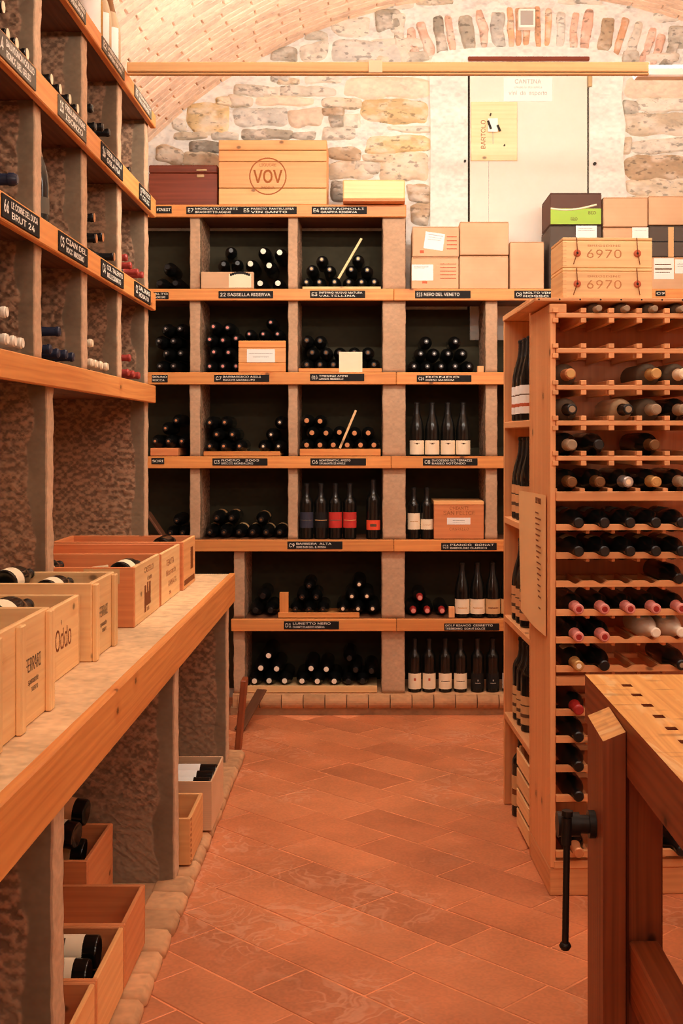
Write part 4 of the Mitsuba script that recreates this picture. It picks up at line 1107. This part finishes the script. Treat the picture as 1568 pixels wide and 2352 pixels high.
k = crate('floor_crate', 'open pale dovetailed crate beside the second slab under the worktop', (-.92, -.567), (3.83, 4.11), (zf, .185), 9)
for j in range(9): put(k, 'dovetail', mikit.ply(cb((-.5675, -.5655), (3.832, 3.842), (zf + .008 + j * .0165, zf + .016 + j * .0165), .0005), 'paper_burnt'))
k = thing('cardboard_box', 'open cardboard box of black bottles at the far slab under the worktop', 'box')
for x, y in (((-.90, -.545), (4.17, 4.176)), ((-.90, -.545), (4.494, 4.50)), ((-.551, -.545), (4.1765, 4.4935)), ((-.90, -.894), (4.1765, 4.4935)), ((-.893, -.552), (4.1765, 4.4935))):
    put(k, 'panel', mikit.ply(cb(x, y, (zf, .205 if x[1] - x[0] < .3 or y[1] - y[0] < .01 else zf + .006), .001), 'cardboard'))
for i, y in enumerate((4.25, 4.335, 4.42)):
    zz = np.array([-1.0, 0, 0]); yy = np.array([0, .25, -.97]); yy /= np.linalg.norm(yy)
    M = np.eye(4); M[:3, 0], M[:3, 1], M[:3, 2], M[:3, 3] = np.cross(yy, zz), yy, zz, (-.558, y, .160)
    bottle(M, f'black bottle with white label lying in the open cardboard box, {ORD[i]} from camera', 'bordeaux', 'glass_dark', 'cap_black', lab=('paper_white', .06, .15, 70), group='bottles in the open cardboard box')
k = thing('leaning_board', 'thin dark board leaning on the worktop end near the plinth', 'board')
put(k, None, wood_shape(cb((-.012, .012), (-.05, .05), (0, .32), .003), 5, 2, frame([-.585, 5.36, .003], [.995, 0, -.09], [0, 1, 0])))
k = thing('wooden_plank', 'grey-brown plank end propped against the brick plinth', 'plank')
a, b = np.array([X(548, 5.7), 5.72, .01]), np.array([X(596, 5.85), 5.98, .145])
L = np.linalg.norm(b - a); zz = (b - a) / L; xx = np.cross([0, 0, 1], zz); xx /= np.linalg.norm(xx)
put(k, None, wood_shape(cb((-.025, .025), (-.005, .005), (0, L), .002), 6, 2, frame(a, xx, np.cross(zz, xx))))

# ------------------------------------------------------------------ bottle rack (own frame: v across, w deep, z up)
ROT = trimesh.transformations.rotation_matrix(math.atan(.0404), [0, 0, 1])
RM = trimesh.transformations.translation_matrix([.538, 3.67, 0]) @ ROT
SF = F / 3.67
rv = lambda px: (px - 1262) / SF
rz = lambda py: EYE + (VY - py) / SF
rack = thing('bottle_rack', 'tall fir wine rack of slatted bottle rows standing right of the aisle', 'wine rack')
VE = 1.12
RW = lambda base, v, w, z, pal=3, grain=None, c=.002: W(rack, base, v, w, z, pal, grain, c, RM)
H = 1.80
RW('side_panel', (0, .018), (0, .346), (.085, H - .016), 3, 2)
RW('side_panel', (VE - .018, VE), (0, .346), (.085, H - .016), 3, 2)
RW('base', (0, VE), (.002, .34), (.001, .083), 3, 0)
RW('bottom_rail', (.012, VE - .012), (-.004, .02), (.0835, rz(1977)), 3, 0)
RW('top_board', (-.045, VE), (-.006, .346), (H - .009, H + .002), 3, 0)
RW('corner_block', (-.002, .05), (-.003, .03), (rz(719), H - .016), 3, 0)
for i in range(10): put(rack, 'peg_hole', mikit.ply(xf(tube([rv(1236 + 46.5 * i + i), -.0065, H - .0035], [rv(1236 + 46.5 * i + i), .002, H - .0035], .0026, 10), RM), 'hole'))
RW('back_panel', (.018, VE - .018), (.333, .343), (.085, H - .016), 8, 2)
rails = [724.5, 805.5, 890, 971.5, 1052.5]
runv = [rv(1274) + .0846 * i for i in range(13)]
for y in rails + [1140]:
    z = rz(y)
    thick = y == 1140
    hz = .0145 if thick else .0075
    RW('front_rail', (.018, VE - .018), (-.008, .009), (z - hz, z + hz), 3, 0)
    RW('rear_rail', (.018, VE - .018), (.315, .332), (z - hz, z + hz), 3, 0)
    for q, v in enumerate(runv):
        if thick: RW('runner', (v - .0085, v + .0085), (.0095, .3145), (z + .001, z + .024), 3, 1)
        else:
            RW('runner', (v - .0085, v + .0085), (.0095, .3145), (z - .022, z + .022), 3, 1)
        if not thick and q < 13: RW('runner_end', (v - .0085, v + .0085), (-.0095, .0092), (z + hz + .0004, z + .022), 3, 2, .001); RW('runner_end', (v - .0085, v + .0085), (-.0095, .0092), (z - .022, z - hz - .0004), 3, 2, .001)
lows = [1204, 1269, 1334, 1400, 1463, 1529, 1629, 1691, 1758, 1826, 1954]
bv = [rv(1322) + .0775 * i for i in range(13)]


def scallop(z0, z1):
    xs = np.linspace(.018, VE - .018, 241)
    top = np.full_like(xs, z1)
    for v in bv:
        t_ = np.clip(1 - np.abs(xs - v) / .024, 0, 1)
        top = top - .010 * (3 * t_ ** 2 - 2 * t_ ** 3)
    p = Polygon(np.vstack([np.stack([xs, top], 1), [[VE - .018, z0], [.018, z0]]]))
    m = trimesh.creation.extrude_polygon(p, .018, engine='earcut')
    m.apply_transform(np.array([[1, 0, 0, 0], [0, 0, -1, .010], [0, 1, 0, 0], [0, 0, 0, 1.0]]))
    return m


for y in lows:
    z = rz(y)
    put(rack, 'scalloped_rail', wood_shape(scallop(z - .0185, z), 3, 0, RM))
    RW('rear_rail', (.018, VE - .018), (.30, .318), (z - .034, z - .017), 3, 0)
    for v in bv: RW('runner', (v + .0388 - .006, v + .0388 + .006), (.0105, .2995), (z - .030, z - .010), 3, 1)
RW('cross_rail', (.018, VE - .018), (-.004, .018), (rz(1575), rz(1554)), 3, 0)


def rack_bottle(px, z, label, kind='bordeaux', yaw=0., pitch=0., w=-.045, lab=None, snap=None, s=1.0, roll=0., **kw):
    """neck end at pixel column px on the rack's front plane."""
    M = lying((rv(px), w, z), roll=math.pi + roll, yaw=yaw, pitch=pitch, s=s)
    bottle(RM @ M, label, kind, lab=lab, group=None, **kw)


def upper(i, px, label, **kw):
    return rack_bottle(px, rz((rails + [1137])[i]) + .0405, label, **kw)


RN = ['top', 'second', 'third', 'fourth', 'fifth', 'sixth', 'seventh', 'eighth', 'ninth', 'tenth', 'eleventh', 'twelfth', 'thirteenth', 'fourteenth', 'fifteenth', 'sixteenth', 'seventeenth']
rl = lambda desc, row, o: f'{desc}, {o} from left, {RN[row]} rack row'
cell = [rv(1274) + .0846 * (i + .5) for i in range(12)]
cx = [1262 + v * SF for v in cell]
for i in range(4): rack_bottle(cx[i + 1], 1.7685, rl('small dusty bottle with greyish cap', 0, ORD[i]), glass='glass_dusty', cap='cap_dust', w=-.03, s=.60)
upper(2, cx[0] + 1, rl('bottle with long copper capsule', 2, 'first'), cap='cap_copper', glass='glass_dusty', seal=('cap_gold', .013), w=-.02)
upper(2, cx[3], rl('dusty pale bottle with wired gold cap', 2, 'second'), cap='cap_gold', glass='glass_dusty', kind='bordeaux')
upper(2, cx[4], rl('dusty pale bottle with cream cap', 2, 'third'), cap='cap_cream', glass='glass_dusty')
for j, (c, g, cp, ds) in enumerate(((0, 'glass_dusty', 'cap_black', 'dusty bottle with dark cap'), (2, 'glass_clear', 'cap_black', 'cloudy glass bottle with black cap'), (3, 'glass_dusty', 'cap_dust', 'dusty glass bottle with grey cap'), (4, 'glass_dark', 'cap_dust', 'dark bottle with grey cap'))):
    upper(3, cx[c], rl(ds, 3, ORD[j]), cap=cp, glass=g, seal=('cap_dust', .010))
for j, (c, cp) in enumerate(((0, 'dust'), (1, 'black'), (3, 'bronze'))): upper(4, cx[c], rl(f'dark bottle with {["dusty grey", "black", "bronze"][j]} cap', 4, ORD[j]), cap='cap_' + cp, w=-.03 if c else -.045)
for j, (c, cp, ds) in enumerate(((0, 'bronze', 'bronze-capped dark bottle'), (1, 'bronze', 'bronze-capped dark bottle'), (2, 'silver', 'silver-capped dark bottle'), (3, 'gold', 'bottle with bright gold cap'), (4, 'dust', 'dusty brown-necked bottle'))):
    upper(5, cx[c], rl(ds, 5, ORD[j]), cap='cap_' + cp, seal=('cap_' + ('cream' if cp == 'silver' else cp), .008))
bx = [1262 + v * SF for v in bv]


def lower(i, c, label, **kw):
    return rack_bottle(bx[c], rz(lows[i]) + .0065 + kw.pop('dz', 0), label, s=kw.pop('s', .97), **kw)


for r_, (n_, labl) in enumerate(((5, None), (5, ('paper_tan', .20, .21, 40)))):
    for j in range(n_): lower(r_, j, rl('black-capped dark bottle', 6 + r_, ORD[j]), lab=('paper_slate', .06, .14, 50) if r_ == 0 else ('paper_tan', .10, .17, 40))
lower(2, 4, rl('single black bottle', 8, 'only one'), dz=.002) if False else bottle(RM @ lying((bv[4], -.02, rz(lows[2]) + .0065), math.pi, s=.97), 'single black bottle at the right of the otherwise empty eighth row of the rack')
for j in range(5): lower(3, j, rl('dark bottle with pink and red cap', 9, ORD[j]), cap='cap_pink', seal=('cap_red', .009))
for j in range(2): lower(4, j, rl('dark bottle with pink and red cap', 10, ORD[j]), cap='cap_pink', seal=('cap_red', .009))
for j in range(2): lower(4, j + 3, rl('bottle wrapped in white tissue', 10, ORD[j + 2]), glass='cap_white', cap='cap_white', kind='burgundy', s=.9, dz=.011)
lower(5, 0, rl('dark bottle with gold and white cap', 11, 'first'), cap='cap_gold', seal=('cap_white', .008), lab=('paper_tan', .10, .17, 40))
lower(5, 1, rl('black-capped dark bottle', 11, 'second'))
lower(5, 4, rl('black-capped dark bottle', 11, 'third'), seal=('cap_dust', .008))
RD = ['bottle with bright red cap in the first rack row under the bench top', 'black bottle in the second rack row under the bench top', 'black bottle in the third rack row under the bench top', 'black bottle in the fourth rack row under the bench top', 'copper-capped bottle in the lowest rack row left of the vise']
for r_ in range(4): lower(6 + r_, 0, RD[r_], cap='cap_red' if r_ == 0 else 'cap_black', seal=('cap_red', .012) if r_ == 0 else None)
lower(10, 0, RD[4], cap='cap_copper')
lower(10, 3, 'black bottle with cream label seen under the bench in the lowest rack row', lab=('paper_cream', .12, .19, 60))
lower(10, 4, 'black bottle further right in the lowest rack row under the bench')

# bookcase joined to the rack's rear, open to the aisle
bc = thing('aisle_bookcase', 'open fir bookcase facing the aisle behind the bottle rack', 'bookcase')
BWd = lambda base, v, w, z, pal=3, grain=None, **i: W(bc, base, v, w, z, pal, grain, .002, RM, **i)
BH = 1.84
BWd('end_panel', (0, .30), (.348, .366), (0.001, BH - .0205), 3, 2)
BWd('end_panel', (0, .30), (.920, .940), (0.001, BH - .0205), 3, 2)
BWd('top_board', (-.003, .302), (.347, .942), (BH - .02, BH), 3, 1)
BWd('back_panel', (.288, .298), (.3665, .9195), (.001, BH - .0205), 3, 2)
shz = [1.44, 1.085, .715, .350]
for z in shz: BWd('shelf', (0, .2875), (.3665, .9195), (z - .024, z), 3, 1)


def case_bottle(v, w, z, label, kind='bordeaux', lab=None, art=(), yaw=-.7, **kw):
    bottle(RM @ standing(v, w, z + .0008, yaw), label, kind, lab=lab, art=art, **kw)


LN = ['topmost shelf', 'second shelf', 'third shelf', 'fourth shelf', 'floor']
for i, (z, lb, kd) in enumerate(((1.44, 'white', 'burgundy'), (1.085, 'kraft', 'burgundy'), (.715, 'kraft', 'burgundy'), (.350, 'tan', 'bordeaux'))):
    for j, (v, w) in enumerate(((.05, .80), (.05, .71), (.05, .62), (.14, .76))):
        case_bottle(v, w, z, f'dark bottle with {["white", "orange-brown", "orange-brown", "tan"][i]} label, {["farthest", "second", "third", "rear"][j]} on {LN[i]} of aisle bookcase', kd, ('paper_' + lb, .025, .125, 90), [('paper_brickink' if i == 0 else 'paper_ink', .05, .062, 50), ('paper_ink', .09, .094, 60)], group=None)
case_bottle(.045, .79, 0, 'dark bottle with tan label standing on the floor in the bookcase', 'bordeaux', ('paper_tan', .04, .15, 90), [('paper_stamp', .08, .10, 40)])
case_bottle(.12, .72, 0, 'dark bottle behind the floor bottle in the bookcase', 'bordeaux', ('paper_tan', .04, .15, 90))
k = thing('slatted_crate', 'pale slatted wooden crate on the floor inside the bookcase', 'crate')
for i in range(4):
    z = .012 + i * .071
    W(k, 'slat', (.004, .012), (.40, .655), (z, z + .058), 1, 1, .002, RM)
    W(k, 'slat', (.25, .258), (.40, .655), (z, z + .058), 1, 1, .002, RM)
    W(k, 'slat', (.012, .25), (.648, .656), (z, z + .058), 1, 0, .002, RM)
for v in (.0125, .232):
    for w in (.401, .632): W(k, 'corner_post', (v, v + .017), (w, w + .015), (.001, .292), 1, 2, .002, RM)
W(k, 'base_board', (.03, .232), (.402, .647), (.002, .011), 1, 1, .002, RM)

# parchment hung on the rack's side
k = thing('wall_poster', 'long tan parchment sheet curling off the side of the bottle rack', 'poster')
nu, nz = 16, 12
U, V = np.meshgrid(np.linspace(0, 1, nu), np.linspace(0, 1, nz))
pw, pz = .045 + .335 * U, .775 + .43 * V - .03 * U * (1 - V) * -1
pvv = -.003 - .028 * U ** 2 - .010 * (1 - V) ** 2 * np.sin(U * 4)
P = np.dstack([pvv, pw, pz]).reshape(-1, 3)
i, j = np.meshgrid(np.arange(nz - 1), np.arange(nu - 1), indexing='ij')
q = np.stack([i * nu + j, i * nu + j + 1, (i + 1) * nu + j + 1, (i + 1) * nu + j], -1).reshape(-1, 4)
fr = np.vstack([q[:, [0, 1, 2]], q[:, [0, 2, 3]]])
nV = len(P)
sheet = trimesh.Trimesh(np.vstack([P, P + [-.0012, 0, 0]]), np.vstack([fr[:, ::-1], fr + nV]), process=False)
put(k, 'sheet', mikit.ply(xf(sheet, RM), 'paper_parchment', smooth=True))


def on_sheet(u, v, wd, h):
    M = frame([-.0046 - .028 * u ** 2, .045 + .335 * u, .775 + .43 * v], [-.06 * u, -1, 0], [0, 0, 1])
    return M


put(k, 'print', mikit.ply(xf(trimesh.util.concatenate([strokes([(-w_ / 2, w_ / 2, 0, .004)], on_sheet(.42, .14 + .04 * q, 0, 0)) for q, w_ in enumerate((.12, .18, .1, .2, .16, .19, .13, .2, .18, .2, .12, .19, .2, .1, .16, .2, .14, .2, .1))] + [text_at([('CARTA DEI VINI', .018, 0, 0, .2)], on_sheet(.42, .93, 0, 0))]), RM), 'paper_stamp'))
put(k, 'black_label', mikit.ply(xf(strokes([(-.05, .05, 0, .045)], on_sheet(.35, .075, 0, 0)), RM), 'paper_black'))

# crates with string closures on the rack
for i, (ya, yb) in enumerate(((614, 681), (546, 612))):
    k = thing('string_crate', ['pale flat crate with string closures, lower one on the rack', 'pale flat crate with string closures, upper one on the rack'][i], 'crate')
    v = (rv(1293), rv(1502)); w = (.012, .20)
    dq = 3.69
    z0, z1 = H + .0025 + i * .0925, H + .0025 + i * .0925 + .0915
    W(k, 'body', v, w, (z0, z1 - .010), 1, 0, .002, RM)
    W(k, 'lid', v, w, (z1 - .0095, z1), 1, 0, .002, RM)
    zc = (z0 + z1) / 2
    M = RM @ frame([(v[0] + v[1]) / 2 - .01, w[0], zc], [1, 0, 0], [0, 0, 1])
    put(k, 'stamp', mikit.ply(text_at([('6970', .025, 0, -.016, .105), ('BRIGIDINE', .006, 0, .018, .1)], M, False, .0006), 'paper_faint'))
    for s_, bxv in enumerate((1327, 1467)):
        vb = rv(bxv)
        btn = put(k, 'button', mikit.ply(xf(xf(lathe([(0, 0), (.011, 0), (.011, .003), (.008, .0045), (0, .0045)], 20), frame([vb, w[0], zc - .002], [1, 0, 0], [0, 0, 1])), RM), 'paper_brickink'), label='round red-brown button')
        put(btn, 'pin', mikit.ply(xf(xf(lathe([(0, .0045), (.0035, .0045), (.0025, .007), (0, .0075)], 10), frame([vb, w[0], zc - .002], [1, 0, 0], [0, 0, 1])), RM), 'iron'))
        put(k, 'string', mikit.ply(xf(polytube([[vb - .002, w[0] - .0015, z1], [vb, w[0] - .005, zc], [vb - .012 * (1 if s_ == 0 else -.6), w[0] - .0035, zc - .036]], .0013, 6), RM), 'paper_stamp'))
    for j in range(7): put(k, 'finger_joint', mikit.ply(xf(plain((v[0] - .0004, v[0] + .012), (w[0] - .0003, w[0] + .010), (z0 + .006 + j * .0115, z0 + .0075 + j * .0115)), RM), 'paper_kraft'))

# ------------------------------------------------------------------ workbench
BT, BX0, BX1, BY0, BY1 = .84, .4885, 1.10, .55, 2.785
wb = thing('workbench', 'old joiner workbench with dog holes and dark wooden leg vise at right', 'workbench')
import manifold3d as m3
top = m3.Manifold.cube([BX1 - BX0, BY1 - BY0, .107]).translate([BX0, BY0, BT - .107])
for q in range(14):
    y = 2.66 - .0985 * q
    top = top - m3.Manifold.cube([.021, .026, .09]).translate([.5475, y - .013, BT - .07])
tm = top.to_mesh()
topm = trimesh.Trimesh(np.array(tm.vert_properties[:, :3]), np.array(tm.tri_verts))
put(wb, 'top', wood_shape(topm, 4, 1, face_pal=lambda n, t: np.where((n[:, 2] > np.abs(n[:, :2]).max(1)) & (t[:, :, 2].min(1) > BT - .001), 4, 5)))
W(wb, 'leg', (.495, .565), (2.36, 2.50), (.001, BT - .108), 5, 2, .004)
W(wb, 'leg', (1.0, 1.08), (2.36, 2.50), (.001, BT - .108), 5, 2, .004)
W(wb, 'leg', (.495, .565), (.8, .94), (.001, BT - .108), 5, 2, .004)
W(wb, 'leg', (1.0, 1.08), (.8, .94), (.001, BT - .108), 5, 2, .004)
W(wb, 'stretcher', (.497, .555), (.945, 2.355), (.29, .41), 5, 1, .004)
W(wb, 'stretcher', (1.005, 1.06), (.945, 2.355), (.29, .41), 5, 1, .004)
W(wb, 'end_board', (.735, .80), (2.70, 2.76), (.23, BT - .108), 5, 2, .012)
W(wb, 'end_board', (.80, 1.06), (2.70, 2.76), (.55, BT - .108), 5, 0, .008)
ch = m3.Manifold.hull_points(np.array([[.443, y, z] for y in (2.33, 2.495) for z in (.02,)] + [[.4865, y, .02] for y in (2.33, 2.495)] + [[.443, 2.33, .800], [.443, 2.495, .812], [.4865, 2.33, .818], [.4865, 2.495, .830]], dtype=np.float64))
cmh = ch.to_mesh()
chop = trimesh.Trimesh(np.array(cmh.vert_properties[:, :3]), np.array(cmh.tri_verts))
vz = put(wb, 'vise_jaw', wood_shape(chop, 5, 2, face_pal=lambda n, t: np.where((n[:, 2] > .7 * np.linalg.norm(n, axis=1)), 4, 5)), label='thick upright jaw of the leg vise')
yv = 2.415
dv = 2.415
zs = Z(1893, dv)
put(wb, 'vise_screw', mikit.ply(trimesh.util.concatenate([tube([.368, yv, zs], [.412, yv, zs], .025, 20, .023), tube([.4115, yv, zs], [.443, yv, zs], .018, 20), tube([.430, yv, zs], [.4425, yv, zs], .027, 20)]), 'iron', smooth=30), label='black iron vise screw')
hx = X(1292, dv)
put(wb, 'vise_handle', mikit.ply(tube([hx + .004, yv - .030, zs + .034], [hx, yv - .030, Z(2160, dv)], .0066, 16), 'iron', smooth=30), label='hanging iron vise handle')
put(wb, 'handle_collar', mikit.ply(trimesh.util.concatenate([tube([hx + .004, yv - .030, zs + .026], [hx + .0045, yv - .030, zs + .036], .011, 16), tube([hx + .002, yv - .030, zs - .030], [hx + .003, yv - .030, zs + .022], .010, 16)]), 'iron', smooth=30))
put(wb, 'handle_knob', mikit.ply(lathe([(0, -.008), (.008, -.007), (.012, 0), (.009, .006), (0, .008)], 16).apply_translation([hx, yv - .030, Z(2158, dv)]), 'iron', smooth=True))
k = thing('rubber_bucket', 'black bucket on the floor under the workbench', 'bucket')
put(k, 'tub', mikit.ply(xf(lathe([(0, .001), (.105, .001), (.115, .01), (.14, .27), (.146, .275), (.146, .285), (.136, .285), (.11, .02), (0, .015)], 32), trimesh.transformations.translation_matrix([.80, 2.35, 0])), 'rubber', smooth=35))
